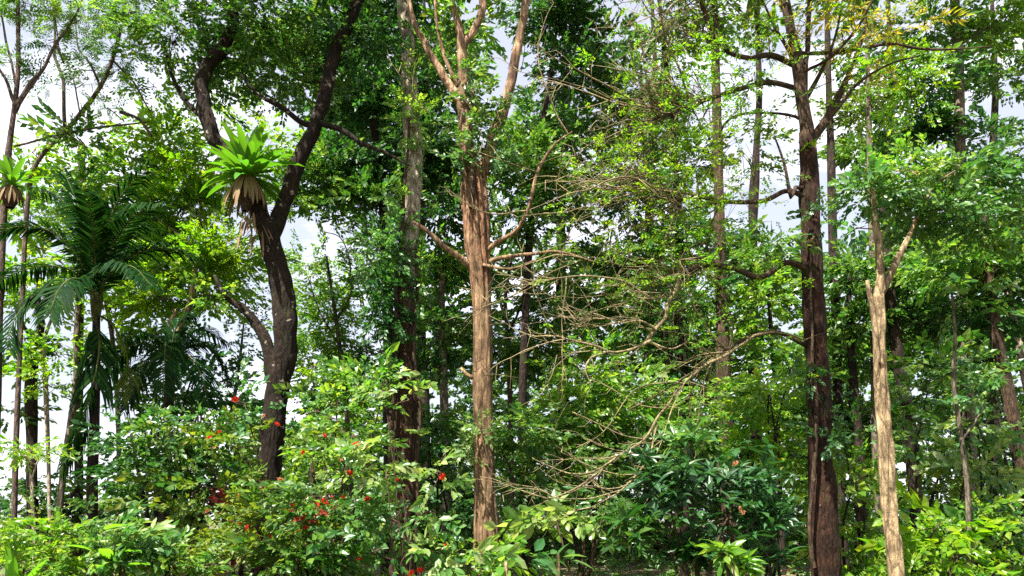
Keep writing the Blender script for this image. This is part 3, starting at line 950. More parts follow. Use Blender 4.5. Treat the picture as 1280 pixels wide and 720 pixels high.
bgtree('thin tree with dark branch tracery against the white gap behind the tan trunk', 29.0,
       [(640, 650, 4), (638, 520, 4), (634, 420, 3.5), (632, 370, 3), (640, 320, 2)],
       [(690, 380, 40, 40, 0, 12, 'broad', L_MID), (655, 440, 30, 40, 0, 16, 'broad', L_MID), (690, 450, 40, 30, 0, 13, 'broad', L_BRIGHT), (570, 460, 14, 24, 0, 8, 'broad', L_MID)], B_SLIM,
       [[(634, 420, 2.5), (650, 385, 2), (662, 350, 1.4)], [(634, 400, 2), (622, 370, 1.5), (615, 340, 1)]])
for lab, d, tr, bl, bk in [
    ('short dark trunk right of the red-brown tree, rising from bright shrubs', 23.0, [(1080, 690, 8), (1077, 620, 8), (1073, 550, 7), (1066, 470, 6.5), (1062, 400, 5), (1060, 330, 3)],
     [(1060, 440, 30, 40, .4, 12, 'broad', L_MID), (1085, 340, 34, 34, .6, 12, 'broad', L_MID)], B_DARK),
    ('thin dark stem just left of the red-brown tree', 26.0, [(975, 620, 4), (972, 540, 4), (968, 460, 3.5), (962, 390, 3), (955, 320, 2)],
     [(965, 440, 34, 34, 0, 16, 'broad', L_BRIGHT), (975, 320, 30, 36, .4, 10, 'broad', L_MID), (985, 500, 36, 40, 0, 18, 'broad', L_BRIGHT)], B_DARK),
    ('thin stem among bright leaves under the leaning dark trunks', 25.0, [(1100, 680, 3.5), (1102, 600, 3.5), (1066, 520, 3), (1058, 440, 2.5)],
     [(1080, 520, 36, 50, 0, 20, 'broad', L_MID), (1050, 560, 26, 60, .3, 18, 'broad', L_BRIGHT)], B_DARK)]:
    bgtree(lab, d, tr, bl, bk)

FT = 'tall trees far behind'
for lab, d, x, bl in [
    ('tall far tree whose crown fills the gap between tan tree and twiggy boughs', 33.0, 705, [(610, 330, 46, 50, 0, 6, 'far', L_MID, .7), (700, 320, 56, 40, 0, 5, 'far', L_MID, .7), (680, 160, 50, 60, .5, 6, 'far', L_DARK, .7), (730, 400, 60, 50, 0, 6, 'far', L_BRIGHT, .7), (610, 420, 46, 50, .5, 6, 'far', L_MID, .7)]),
    ('tall far tree whose crown shows through the twig tangle', 35.0, 815, [(800, 330, 60, 50, 0, 4, 'far', L_MID, .7), (830, 190, 56, 60, 0, 3, 'far', L_MID, .7), (790, 60, 60, 46, 0, 2, 'far', L_DARK, .7), (860, 280, 40, 40, 0, 3, 'far', L_BRIGHT, .7), (770, 180, 40, 50, 0, 2, 'far', L_BRIGHT, .7), (830, 410, 60, 50, 0, 6, 'far', L_BRIGHT, .7)]),
    ('tall far tree showing just left of the red-brown trunk', 34.0, 945, [(950, 340, 40, 36, 0, 7, 'far', L_MID, .7), (900, 300, 30, 50, 0, 5, 'far', L_DARK, .7), (925, 410, 46, 40, 0, 6, 'far', L_BRIGHT, .7), (915, 40, 46, 36, 0, 2, 'far', L_MID, .7), (980, 380, 30, 46, .5, 7, 'far', L_BRIGHT, .7)]),
    ('tall far tree behind the bright leaf layer right of the red-brown tree', 33.0, 1110, [(1080, 330, 40, 50, 0, 7, 'far', L_MID, .7), (1130, 170, 36, 50, 0, 3, 'far', L_DARK, .7), (1090, 200, 40, 60, 0, 5, 'far', L_MID, .7), (1150, 320, 50, 50, 0, 7, 'far', L_MID, .7), (1070, 60, 40, 40, 0, 4, 'far', L_DARK, .7), (1120, 420, 60, 50, 0, 6, 'far', L_BRIGHT, .7)]),
    ('tall far tree behind the grey trunk in the upper right', 34.0, 1240, [(1230, 310, 60, 50, 0, 8, 'far', L_DARK, .7), (1270, 190, 40, 40, 0, 2, 'far', L_MID, .7), (1190, 230, 50, 36, 0, 6, 'far', L_DARK, .7), (1240, 90, 50, 46, 0, 2, 'far', L_MID, .7), (1160, 60, 40, 40, 0, 2, 'far', L_DARK, .7), (1230, 420, 70, 50, 0, 8, 'far', L_DARK, .7)]),
    ('tall far tree behind the vine-clad trunk, with the dark crown', 34.0, 530, [(450, 160, 60, 70, 0, 6, 'far', L_DARK, .7), (540, 220, 46, 60, 0, 7, 'far', L_DARK, .7), (560, 60, 60, 50, 0, 6, 'far', L_MID, .7), (540, 380, 40, 60, 0, 8, 'far', L_DARK, .7), (470, 300, 26, 26, 0, 4, 'far', L_MID, .7), (400, 60, 60, 50, 0, 5, 'far', L_MID, .7), (320, 60, 50, 50, 0, 4, 'far', L_MID, .7)])]:
    make_tree('tall_tree', lab, 'tree', d, [(x, 650, 9), (x, 540, 9), (x - 4, 400, 8), (x - 3, 250, 7), (x + 4, 120, 5), (x, 0, 3)], [], bl, B_DARK, group=FT, sides=10)

# slim sapling stem on the right
make_tree('sapling', 'knobbly thin grey sapling stem standing alone right of the straw-coloured tree', 'sapling', 15.0,
          [(1213, 735, 4), (1212, 690, 3.6), (1209, 610, 3.5), (1202, 550, 3.5), (1192, 478, 3.3), (1194, 420, 2.6), (1190, 370, 1.6)], [[(1202, 550, 2), (1218, 530, 1.4), (1232, 500, .8)]],
          [(1190, 380, 22, 26, 0, 8, 'broad', L_MID), (1220, 500, 18, 12, 0, 6, 'broad', L_COOL)], B_GREY, sides=8)

# trees on the left, against the sky
LG = 'slim trees by the palms'
make_tree('dark_slim_tree', 'dark blackish trunk at the left edge with a curved top, beside the palm', 'tree', 22.0,
          [(42, 680, 9), (40, 600, 9), (40, 540, 8.5), (39, 470, 8), (47, 430, 7), (52, 405, 6), (46, 370, 4)], [[(46, 430, 4), (25, 400, 3), (12, 360, 2)]],
          [(20, 440, 24, 40, 0, 12, 'broad', L_DARK), (55, 370, 40, 30, 0, 14, 'broad', L_YELLOW), (60, 600, 20, 30, .3, 10, 'broad', L_DARK), (15, 510, 24, 20, 0, 8, 'broad', L_MID)], B_DARK, group=LG, sides=10)
make_tree('pale_slim_tree', 'pale grey trunk leaning right, just left of the palm stem', 'tree', 21.0,
          [(70, 680, 5), (75, 630, 5), (79, 590, 5.5), (88, 530, 5.5), (95, 470, 5), (96, 420, 4.5), (99, 360, 4), (104, 300, 3)], [],
          [(70, 440, 30, 30, 0, 17, 'small', L_YELLOW), (110, 350, 34, 30, .3, 15, 'small', L_YELLOW)], B_GREY, group=LG, sides=10)
make_tree('white_slim_tree', 'very thin whitish trunk between the blackish and the pale grey trunk', 'tree', 21.5,
          [(63, 680, 3), (62, 640, 3), (60, 560, 3), (57, 480, 3), (55, 425, 2.6), (66, 395, 2), (70, 350, 1.2)], [],
          [(60, 480, 22, 20, 0, 11, 'small', L_YELLOW)], B_PALE, group=LG, sides=7)
make_tree('broken_tree', 'brown dead trunk snapped off at the top, rising behind the palm crown', 'tree', 23.0,
          [(98, 640, 6), (99, 500, 6), (100, 420, 5.5), (101, 300, 5.5), (102, 215, 5), (101, 178, 4.5)], [], [], B_BROWN, group=LG, sides=10)
make_tree('sheathed_tree', 'tan trunk with a dark hanging leaf sheath, among the dark low palm fronds', 'tree', 20.0,
          [(208, 660, 6), (210, 560, 6), (213, 490, 6), (213, 445, 6), (219, 420, 5.5), (234, 392, 5), (241, 358, 4), (248, 310, 2.5)], [[(214, 440, 6), (212, 410, 5), (222, 385, 2)]],
          [(160, 300, 46, 46, 1.4, 39, 'small', L_YELLOW), (225, 240, 44, 46, 1.2, 39, 'small', L_YELLOW), (245, 320, 44, 36, .4, 39, 'small', L_YELLOW), (190, 370, 44, 26, .6, 35, 'small', L_YELLOW), (265, 375, 30, 24, 0, 18, 'small', L_BRIGHT),
           (215, 180, 36, 26, 1.4, 30, 'small', L_YELLOW), (120, 270, 40, 50, 2.0, 18, 'small', L_BRIGHT), (290, 320, 24, 30, .5, 23, 'small', L_YELLOW)], B_STRAW, group=LG, sides=10, twig=B_SLIM, twr=.6)
make_tree('feathery_tree', 'slender tree with feathery leaves and bare forked twigs against blue sky, left edge', 'tree', 18.0,
          [(-8, 735, 6), (-6, 600, 5.5), (-2, 420, 5.5), (2, 330, 5.2), (6, 240, 5), (12, 180, 4.5), (19, 128, 4), (23, 80, 3.4), (22, 0, 3), (24, -60, 2)],
          [[(19, 132, 4), (40, 102, 3.4), (55, 84, 3), (71, 53, 2.6), (95, 18, 2), (110, -20, 1.4)], [(19, 130, 3.4), (2, 92, 2.6), (-20, 60, 2)], [(21, 110, 2.6), (8, 60, 2), (2, 20, 1.4)],
           [(20, 140, 3), (34, 115, 2.4), (48, 96, 1.8), (52, 75, 1)], [(70, 55, 2.2), (80, 80, 1.6), (74, 60, 1.2), (66, 0, 1)]],
          [(30, 8, 44, 22, 0, 21, 'pinnate', L_BRIGHT), (90, 20, 36, 20, 0, 18, 'pinnate', L_BRIGHT), (10, 75, 16, 30, 0, 14, 'pinnate', L_MID), (60, 50, 24, 14, .3, 10, 'pinnate', L_COOL), (30, -50, 80, 36, 0, 21, 'pinnate', L_MID)],
          B_SLIM, sides=10)
make_tree('feathery_tree', 'slender tree with feathery leaves arching right over the palm crown', 'tree', 20.0,
          [(16, 735, 4), (20, 560, 3.8), (26, 420, 3.5), (34, 260, 3.5), (47, 202, 3.5), (80, 166, 3.4), (104, 138, 3.8), (126, 108, 3.2), (144, 64, 2.6), (158, 0, 2), (164, -50, 1.2)],
          [[(80, 165, 3.2), (78, 125, 2.8), (72, 78, 2.4), (68, 20, 1.8), (60, -40, 1.2)], [(8, 186, 2.2, -.4), (60, 172, 2, -.3), (110, 161, 1.9, -.2), (140, 157, 1.6), (186, 152, 1.2, .1)],
           [(125, 112, 2), (112, 80, 1.6), (98, 62, 1.2), (94, 30, .8)], [(100, 142, 1.8), (95, 110, 1.4), (93, 90, 1.2), (120, 88, .9)],
           [(150, 140, 1.8), (175, 150, 1.6), (190, 170, 1.2)], [(140, 75, 1.8), (165, 100, 1.4), (188, 140, 1.2)]],
          [(140, 75, 32, 36, 0, 16, 'pinnate', L_COOL), (165, 15, 40, 26, 0, 21, 'pinnate', L_BRIGHT), (110, 100, 26, 16, 0, 10, 'pinnate', L_MID), (135, 135, 20, 16, 0, 10, 'pinnate', L_YELLOW), (70, 105, 12, 10, 0, 7, 'pinnate', L_COOL),
           (120, 25, 24, 16, .2, 10, 'pinnate', L_COOL), (185, 100, 26, 34, .4, 10, 'small', L_BRIGHT), (110, 185, 44, 26, .4, 10, 'broad', L_MID), (40, 190, 34, 22, .3, 9, 'broad', L_YELLOW), (150, -30, 70, 30, 0, 21, 'pinnate', L_MID)],
          B_SLIM, sides=8)
make_tree('young_papaya_tree', 'little yellow-green tree with a thin pale forked stem, lower left corner', 'sapling', 15.0,
          [(43, 735, 2.6), (43, 690, 2.6), (42, 650, 2.5), (40, 620, 2.4), (39, 595, 2.2)], [[(39, 598, 1.8), (34, 580, 1.5), (30, 562, 1)], [(39, 600, 1.8), (46, 582, 1.5), (52, 566, 1)]],
          [(24, 564, 20, 11, 0, 26, 'lance', L_YELLOW, .8), (48, 560, 20, 12, 0, 26, 'lance', L_YELLOW, .8), (36, 572, 24, 8, -.2, 20, 'lance', L_BRIGHT, .8)], B_PALE, sides=8)
make_tree('bright_leafy_tree', 'bright green leafy tree filling the space behind the tall palm crown', 'tree', 22.0,
          [(150, 680, 4), (148, 540, 4), (140, 420, 3.6), (120, 320, 3), (100, 240, 2)], [[(135, 390, 2.4), (170, 340, 2), (205, 300, 1.2)], [(135, 380, 2.4), (80, 330, 2), (30, 300, 1.2)]],
          [(40, 265, 46, 30, 0, 11, 'broad', L_BRIGHT), (95, 225, 46, 26, 0, 10, 'broad', L_BRIGHT), (35, 345, 46, 26, 0, 9, 'broad', L_YELLOW), (150, 225, 40, 24, 0, 11, 'broad', L_BRIGHT), (215, 290, 40, 40, .6, 11, 'broad', L_BRIGHT), (240, 215, 34, 30, .6, 10, 'broad', L_YELLOW),
           (180, 330, 50, 34, .4, 10, 'broad', L_BRIGHT), (260, 345, 36, 40, .4, 10, 'broad', L_BRIGHT), (190, 395, 50, 18, .3, 10, 'broad', L_YELLOW), (120, 420, 40, 18, 0, 6, 'broad', L_YELLOW), (30, 225, 34, 20, 0, 8, 'broad', L_MID), (195, 160, 30, 24, .5, 8, 'broad', L_BRIGHT), (320, 185, 46, 46, .5, 8, 'small', L_YELLOW), (285, 140, 40, 24, .8, 6, 'small', L_BRIGHT), (360, 250, 26, 40, .8, 6, 'small', L_YELLOW), (230, 145, 30, 26, .5, 8, 'small', L_YELLOW), (290, 265, 26, 30, .6, 9, 'small', L_YELLOW)], B_SLIM, group=LG, sides=8, twr=.6)
make_tree('fallen_leaning_tree', 'thin dark pole leaning right between palm stem and pale grey trunk', 'tree', 22.0,
          [(60, 680, 3), (80, 635, 3), (95, 612, 3), (108, 600, 2)], [], [], B_DARK, sides=6)

# thin trunks between the forked tree and the palms
for lab, L in [('thin dark stem leaning right of the low palm crown', [(280, 640, 3), (286, 540, 3), (296, 480, 2.6), (302, 430, 2.2), (305, 400, 1.4)]),]:
    make_tree('thin_tree', lab, 'tree', 24.0, L, [], [(290, 430, 24, 24, 0, 8, 'small', L_COOL), (315, 400, 20, 20, 0, 7, 'small', L_MID), (300, 350, 26, 26, .3, 9, 'small', L_BRIGHT)], B_SLIM, sides=7)


# ------------------------------------------------------------------ palms
def frond(rt, pts, d, leaflet=.80, n=78, mat=L_PALM, hang=.5, w0=.05):
    """One feather frond along pixel points (px, py, depth offset): the rib, and its leaflets as one sub-part."""
    P = np.array([at(q[0], q[1], d + q[2]) for q in pts])
    C = resample(P, .06)
    rib = MB()
    nC = len(C)
    tube(rib, C[::3] if nC > 9 else C, np.linspace(.028, .006, len(C[::3] if nC > 9 else C)), sides=5, step=.12)
    ro = rib.build('frond', B_FROND, rt)
    mb = MB()
    T = np.gradient(C, axis=0)
    T /= np.linalg.norm(T, axis=1)[:, None]
    for i in range(n):
        t = .10 + .90 * i / (n - 1)
        k = min(nC - 1, int(t * (nC - 1)))
        p, tt = C[k], T[k]
        sd = np.cross(tt, [0, 0, 1.])
        if np.linalg.norm(sd) < .15:
            sd = np.array([1., 0, 0])
        sd /= np.linalg.norm(sd)
        if rng.uniform() < .07:
            continue
        L = leaflet * (math.sin(math.pi * min(1, .12 + .80 * t)) ** .6) * rng.uniform(.7, 1.12)
        for sgn in (1, -1):
            dr = sd * sgn * .8 + tt * .75 + np.array([0, 0, .22 - hang * .25]) + rng.normal(size=3) * .07
            dr /= np.linalg.norm(dr)
            q1 = p + dr * L * .5
            d2 = dr + np.array([0, 0, -hang])
            d2 /= np.linalg.norm(d2)
            q2 = q1 + d2 * L * .5
            wv = np.cross(dr, np.cross(sd * sgn, tt))
            wv = np.cross(dr, wv)
            wv = tt - dr * np.dot(tt, dr)
            wv /= np.linalg.norm(wv) + 1e-9
            w_ = w0 * (.5 + .5 * L / leaflet)
            v = np.array([p - wv * w_ * .3, p + wv * w_ * .3, q1 + wv * w_ * .6, q1 - wv * w_ * .6, q2 + wv * .004, q2 - wv * .004])
            mb.add(v, [[0, 1, 2, 3], [3, 2, 4, 5]])
    mb.build('leaflets', mat, ro, kind='stuff')
    return ro


B_FROND = bark_mat('palm_rib', (.05, .07, .02), (.12, .13, .04), scale=8, bump=.2)
PD = 17.0
tr = [(113, 735, 7.5), (114, 660, 7), (116, 580, 6.5), (119, 500, 5.5), (120, 430, 5), (121, 376, 5)]
P, R = limb_pts(tr, PD)
palm = root('palm_tree', (P[0][0], P[0][1], 0), 'tall dark green palm with arching feather fronds and one dead frond hanging down its stem', 'palm tree')
mb = MB()
tube(mb, P, R, sides=14, step=.1, rough=.05)
mb.build('trunk', B_DARK, palm)
mb = MB()
tube(mb, *limb_pts([(120, 398, 5), (121, 373, 7.5), (121, 348, 6), (122, 323, 2.5)], PD), sides=10, step=.1, rough=.04)
mb.build('crownshaft', B_FROND, palm)
for fr in [
    [(121, 366, 0), (112, 308, .1), (98, 258, .2), (78, 210, .4)],
    [(121, 366, 0), (128, 308, -.1), (148, 250, -.2), (188, 204, -.3)],
    [(121, 366, 0), (140, 308, -.4), (170, 268, -.9), (208, 256, -1.4)],
    [(121, 366, 0), (150, 328, .2), (195, 310, .3), (236, 318, .4), (256, 340, .5)],
    [(121, 368, 0), (95, 318, -.3), (60, 288, -.6), (18, 284, -.8), (-12, 300, -.9)],
    [(121, 368, 0), (90, 338, .3), (50, 333, .5), (10, 346, .7), (-20, 370, .8)],
    [(121, 370, 0), (85, 360, -.5), (45, 368, -.9), (18, 400, -1.2), (8, 438, -1.3)],
    [(121, 368, 0), (100, 288, .6), (70, 243, 1.2), (30, 238, 1.8)],
    [(121, 366, 0), (118, 308, -.6), (112, 258, -1.4), (104, 236, -2.0)],
    [(121, 366, 0), (138, 318, .7), (165, 283, 1.5), (200, 288, 2.0)],
    [(121, 372, 0), (140, 340, -.9), (165, 333, -1.6), (192, 360, -2.0)],
    [(121, 372, 0), (96, 348, -1.0), (75, 360, -1.7), (60, 398, -2.0)]]:
    frond(palm, fr, PD, hang=rng.uniform(.6, 1.0))
dead = frond(palm, [(119, 395, -.15), (124, 440, -.3), (108, 510, -.35), (76, 588, -.4)], PD, leaflet=1.0, mat=L_PALM, hang=1.6, n=70, w0=.06)
dead['label'] = 'limp blackish frond hanging straight down'

old = frond(palm, [(119, 392, .1), (140, 405, .25), (158, 440, .35), (164, 500, .4)], PD, leaflet=.6, mat=L_OLIVE, hang=1.3, n=44)
old['label'] = 'yellowing old frond drooping beside the stem'
P2 = 18.5
pr = at(212, 455, P2)
palm2 = root('palm_tree', (pr[0], pr[1], 0), 'lower dark palm right of the tall palm, its drooping fronds almost black', 'palm tree')
mb = MB()
tube(mb, *limb_pts([(206, 735, 6), (208, 640, 6), (210, 540, 5.5), (212, 452, 5)], P2), sides=10, step=.15, rough=.05)
mb.build('trunk', B_DARK, palm2)
for fr in [
    [(212, 455, 0), (185, 430, 0), (158, 435, .1), (134, 470, .2)],
    [(212, 455, 0), (240, 430, 0), (268, 440, .1), (290, 480, .2)],
    [(212, 455, 0), (190, 445, -.5), (170, 470, -.9), (155, 515, -1.1)],
    [(212, 455, 0), (235, 445, -.5), (252, 470, -.9), (262, 515, -1.0)],
    [(212, 455, 0), (200, 425, .4), (180, 415, .9), (150, 425, 1.3)],
    [(212, 455, 0), (228, 420, .4), (255, 412, .9), (285, 430, 1.2)],
    [(212, 455, 0), (208, 430, -.7), (206, 440, -1.2), (204, 490, -1.5)],
    [(212, 455, 0), (218, 415, 0), (225, 400, .1), (240, 395, .2)]]:
    frond(palm2, fr, P2, leaflet=.75, n=60, hang=1.0)


# ------------------------------------------------------------------ nest ferns on the trees
def strap(base, d0, L, wid, mat, rt, name, bend=.6, nseg=7):
    p = np.array(base, float)
    d = np.array(d0, float)
    d /= np.linalg.norm(d)
    sd = np.cross(d, [0, 0, 1.])
    if np.linalg.norm(sd) < .1:
        sd = np.array([1., .3, 0])
    sd /= np.linalg.norm(sd)
    V = []
    for i in range(nseg + 1):
        t = i / nseg
        w_ = wid * (math.sin(math.pi * (.10 + .86 * t)) ** .7) * (1 if t < .98 else .3)
        nrm = np.cross(sd, d)
        V += [p - sd * w_ + nrm * w_ * .35, p, p + sd * w_ + nrm * w_ * .35]
        d = d + np.array([0, 0, -bend * (.3 + t)]) / nseg
        d /= np.linalg.norm(d)
        p = p + d * L / nseg
    q = []
    for i in range(nseg):
        a = i * 3
        q += [[a, a + 1, a + 4, a + 3], [a + 1, a + 2, a + 5, a + 4]]
    mb = MB()
    mb.add(V, q, 0, True)
    return mb.build(name, mat, rt)


def nest_fern(px, py, d, label, sc=1.0, nl=72, nd=30):
    c = at(px, py, d)
    rt = root('nest_fern', c - np.array([0, 0, .35 * sc]), label, 'fern')
    mb = MB()
    tube(mb, [c + np.array([0, 0, -.75 * sc]), c + np.array([0, 0, -.4 * sc]), c + np.array([0, 0, -.05])], [.10 * sc, .22 * sc, .16 * sc], sides=12, step=.08, rough=.2)
    mb.build('root_ball', B_BROWN, rt)
    for i in range(nl):
        a = 2.399 * i
        el = -.25 + 1.6 * (i / nl) ** .8 + rng.normal(0, .2)
        dv = [math.cos(a) * math.cos(el), math.sin(a) * math.cos(el), math.sin(el)]
        strap(c + np.array(dv) * .08 * sc, dv, rng.choice([.6, .8, 1.0, 1.15]) * rng.uniform(.85, 1.1) * sc, rng.uniform(.055, .11) * sc, L_FERN, rt, 'leaf', bend=rng.uniform(.6, 1.6))
    for i in range(nd):
        a = 2.399 * i + 1
        dv = [math.cos(a) * .55, math.sin(a) * .55, -.8]
        strap(c + np.array([math.cos(a) * .17, math.sin(a) * .17, -.02]) * sc, dv, rng.uniform(.55, .95) * sc, rng.uniform(.03, .05) * sc, L_DEAD, rt, 'dead_leaf', bend=1.6)
    return rt


nest_fern(309, 222, 18.55, 'large bright green nest fern perched on the left limb of the forked tree', sc=1.15)
nest_fern(14, 232, 17.4, 'smaller nest fern with brown skirt on the slender tree at the left edge', sc=.7, nl=34, nd=26)
# hanging dead fibres under the fern
hf = root('hanging_roots', at(318, 262, 18.6), 'tangle of pale dry roots and dead leaves hanging where the two limbs part', 'dry roots')
for i in range(26):
    c = at(318 + rng.normal(0, 11), 262 + rng.uniform(0, 34), 18.55 + rng.normal(0, .12))
    strap(c, [rng.normal(0, .5), rng.normal(-.3, .3), -.8], rng.uniform(.3, .8), rng.uniform(.015, .035), L_DEAD, hf, 'dead_leaf', bend=.8, nseg=5)


# ------------------------------------------------------------------ vines
def vine(label, d, spots, stems, mats, group=None):
    b = at(spots[0][0], spots[0][1], d)
    st = MB()
    pts = []
    P0 = limb_pts(stems[0], d)[0][0]
    rt = root('climbing_vine', (P0[0], P0[1], max(0.0, P0[2])), label, 'vine', group)
    for L in stems:
        sb = MB()
        p, r = limb_pts(L, d)
        tube(sb, p, r, sides=6, step=.2, rough=.1, wob=1.5)
        sb.build('stem', B_BROWN, rt)
    mb = MB()
    used = []
    for s in spots:
        if s[6] not in used:
            used.append(s[6])
    for (px, py, rx, ry, den, kind, mat, sc) in spots:
        k = mpp(d)
        c = at(px, py, d - .15)
        n = max(14, int(3.2 * den * math.pi * rx * ry * k * k))
        u = rng.normal(size=(n, 3)) * .5 * np.array([rx * k, .35, ry * k])
        u[:, 1] = -np.abs(u[:, 1]) + .25 * rng.normal(size=n)
        P = c + u
        X = u + rng.normal(size=(n, 3)) * .25 + np.array([0, -.2, -.1])
        Z = np.tile([0, -.5, .8], (n, 1)) + rng.normal(size=(n, 3)) * .3
        scatter(mb, kind, P, X, Z, sc * rng.uniform(.7, 1.2, n), used.index(mat))
    mb.build('foliage', used, rt, kind='stuff')
    return rt


vine('leafy vine climbing the mottled vine-clad trunk in light green bunches', 20.0,
     [(515, 150, 16, 30, 26, 'broad', L_BRIGHT, .7), (512, 100, 8, 14, 8, 'broad', L_MID, .6), (496, 258, 14, 22, 16, 'broad', L_BRIGHT, .7), (492, 320, 26, 32, 36, 'broad', L_COOL, .8), (488, 385, 22, 40, 34, 'broad', L_DARK, .8),
      (526, 345, 9, 36, 12, 'broad', L_MID, .7), (492, 450, 12, 40, 16, 'broad', L_DARK, .7), (522, 210, 7, 24, 8, 'broad', L_MID, .6)],
     [[(492, 720, 3, -.5), (489, 600, 3, -.45), (492, 480, 3, -.42), (496, 380, 2.6, -.4), (500, 300, 2.2, -.4), (508, 220, 2, -.38), (514, 140, 1.6, -.36)], [(520, 700, 2.4, -.45), (522, 560, 2.2, -.42), (519, 420, 2, -.38), (521, 300, 1.6, -.36)]], None)
vine('thick leafy vine bunched round the tan tree just below its pinkish stems', 18.5,
     [(600, 118, 22, 18, 26, 'broad', L_MID, .75), (606, 165, 24, 20, 26, 'broad', L_MID, .75), (600, 200, 30, 12, 24, 'broad', L_COOL, .75), (570, 200, 12, 16, 22, 'broad', L_MID, .7), (640, 190, 26, 14, 16, 'broad', L_MID, .7), (580, 95, 10, 20, 14, 'broad', L_MID, .6)],
     [[(588, 260, 2, -.36), (590, 210, 2, -.34), (585, 160, 2, -.3), (590, 110, 1.5, -.28)]], None)
vine('dark ivy on the lower trunk of the red-brown tree', 17.0,
     [(1035, 520, 14, 24, 18, 'broad', L_GLOSSY, .7), (1030, 560, 12, 20, 14, 'broad', L_GLOSSY, .7), (1010, 470, 8, 20, 10, 'broad', L_DARK, .6), (1018, 265, 10, 14, 12, 'small', L_DARK, .7)],
     [[(1018, 710, 2.6, -.42), (1016, 620, 2.6, -.4), (1020, 540, 2.4, -.38), (1016, 450, 2, -.36), (1015, 340, 1.6, -.34)]], None)
vine('pale-leaved creeper crossing the middle of the tan trunk', 18.5,
     [(600, 536, 18, 8, 30, 'broad', L_PALE, .75), (590, 560, 12, 10, 16, 'broad', L_PALE, .7), (606, 684, 20, 10, 20, 'broad', L_BRIGHT, .7)],
     [[(622, 720, 1.6, -.4), (620, 640, 1.6, -.38), (612, 580, 1.5, -.36), (598, 530, 1.2, -.34)]], None)

# ------------------------------------------------------------------ dead boughs hanging in front
db = root('dead_branch', at(960, 415, 16.2), 'bare grey dead branch sweeping down left from the red-brown tree over the shrubs', 'branch')
lines = [[(1006, 425, 3.6, .4), (960, 415, 3.6, 0), (910, 440, 3.6, -.2), (855, 480, 3.6, -.4), (825, 520, 3.4, -.6), (805, 550, 3.2, -.8), (765, 576, 3, -1), (730, 605, 2.6, -1.2), (692, 622, 2, -1.4), (668, 618, 1.2, -1.5)],
         [(822, 530, 2.8, -.62), (815, 556, 2.6, -.8), (805, 580, 2.5, -.9), (785, 606, 2.2, -1.1), (740, 634, 1.6, -1.3)],
         [(790, 598, 2, -1.05), (806, 608, 1.8, -1.1), (826, 620, 1.4, -1.2), (845, 622, 1, -1.2)],
         [(768, 574, 1.8, -1), (740, 590, 1.6, -1.2), (712, 592, 1.3, -1.3), (680, 580, 1, -1.4), (665, 572, .7, -1.4)],
         [(806, 550, 1.8, -.8), (780, 545, 1.4, -.9), (750, 530, 1.2, -1), (715, 515, .9, -1)],
         [(855, 480, 1.8, -.4), (830, 478, 1.5, -.5), (790, 490, 1.2, -.7), (755, 540, 1, -.9), (720, 560, .8, -1)]]
for L in lines:
    b = MB()
    p, r = limb_pts(L, 16.2)
    tube(b, p, r * .50, sides=6, step=.10, rough=.15, wob=1.6)
    b.build('bough', B_TWIG, db)
tw = MB()
for L in lines:
    p, r = limb_pts(L, 16.2)
    C = resample(p, .15)
    for q in C[::2]:
        if rng.uniform() < .75:
            e = np.array([rng.normal(-.5, .7), rng.normal(0, .4), rng.normal(0, .5)])
            e /= np.linalg.norm(e)
            ln = rng.uniform(.2, .75)
            tube(tw, [q, q + e * ln * .5 + rng.normal(size=3) * .04, q + e * ln + rng.normal(size=3) * .06], [.008, .006, .003], sides=3, step=.15)
tw.build('twigs', B_TWIG, db, kind='stuff')

db2 = root('dead_branch', at(849, 344, 16.0), 'pale broken branch dangling from the tip of the long left bough', 'branch')
lines2 = [[(851, 336, 5, 0), (843, 360, 4.8, -.05), (831, 394, 4.2, -.1), (811, 428, 3.8, -.2)],
          [(813, 426, 3.2, -.2), (788, 438, 3, -.3), (760, 440, 2.6, -.4), (725, 428, 2, -.5), (694, 420, 1.2, -.6)],
          [(760, 440, 1.8, -.4), (740, 446, 1.5, -.45), (732, 462, 1.4, -.5), (740, 482, 1, -.55)],
          [(820, 412, 2, -.2), (800, 400, 1.6, -.3), (775, 402, 1.3, -.4), (740, 392, 1, -.5)],
          [(840, 366, 2, 0), (815, 372, 1.7, -.2), (780, 352, 1.4, -.4), (735, 345, 1.2, -.6), (695, 348, .8, -.7)],
          [(812, 428, 2, -.2), (840, 436, 1.6, -.1), (862, 428, 1.2, 0), (880, 438, .8, .1)]]
for L in lines2:
    b = MB()
    p, r = limb_pts(L, 16.0)
    tube(b, p, r * .72, sides=6, step=.10, rough=.15, wob=1.4)
    b.build('bough', B_TWIG, db2)
tw = MB()
for L in lines2:
    C = resample(limb_pts(L, 16.0)[0], .15)
    for q in C[::2]:
        if rng.uniform() < .7:
            e = np.array([rng.normal(-.5, .7), rng.normal(0, .4), rng.normal(-.2, .5)])
            e /= np.linalg.norm(e)
            ln = rng.uniform(.2, .8)
            tube(tw, [q, q + e * ln * .5 + rng.normal(size=3) * .04, q + e * ln + np.array([0, 0, -.08])], [.007, .006, .003], sides=3, step=.15)
tw.build('twigs', B_TWIG, db2, kind='stuff')


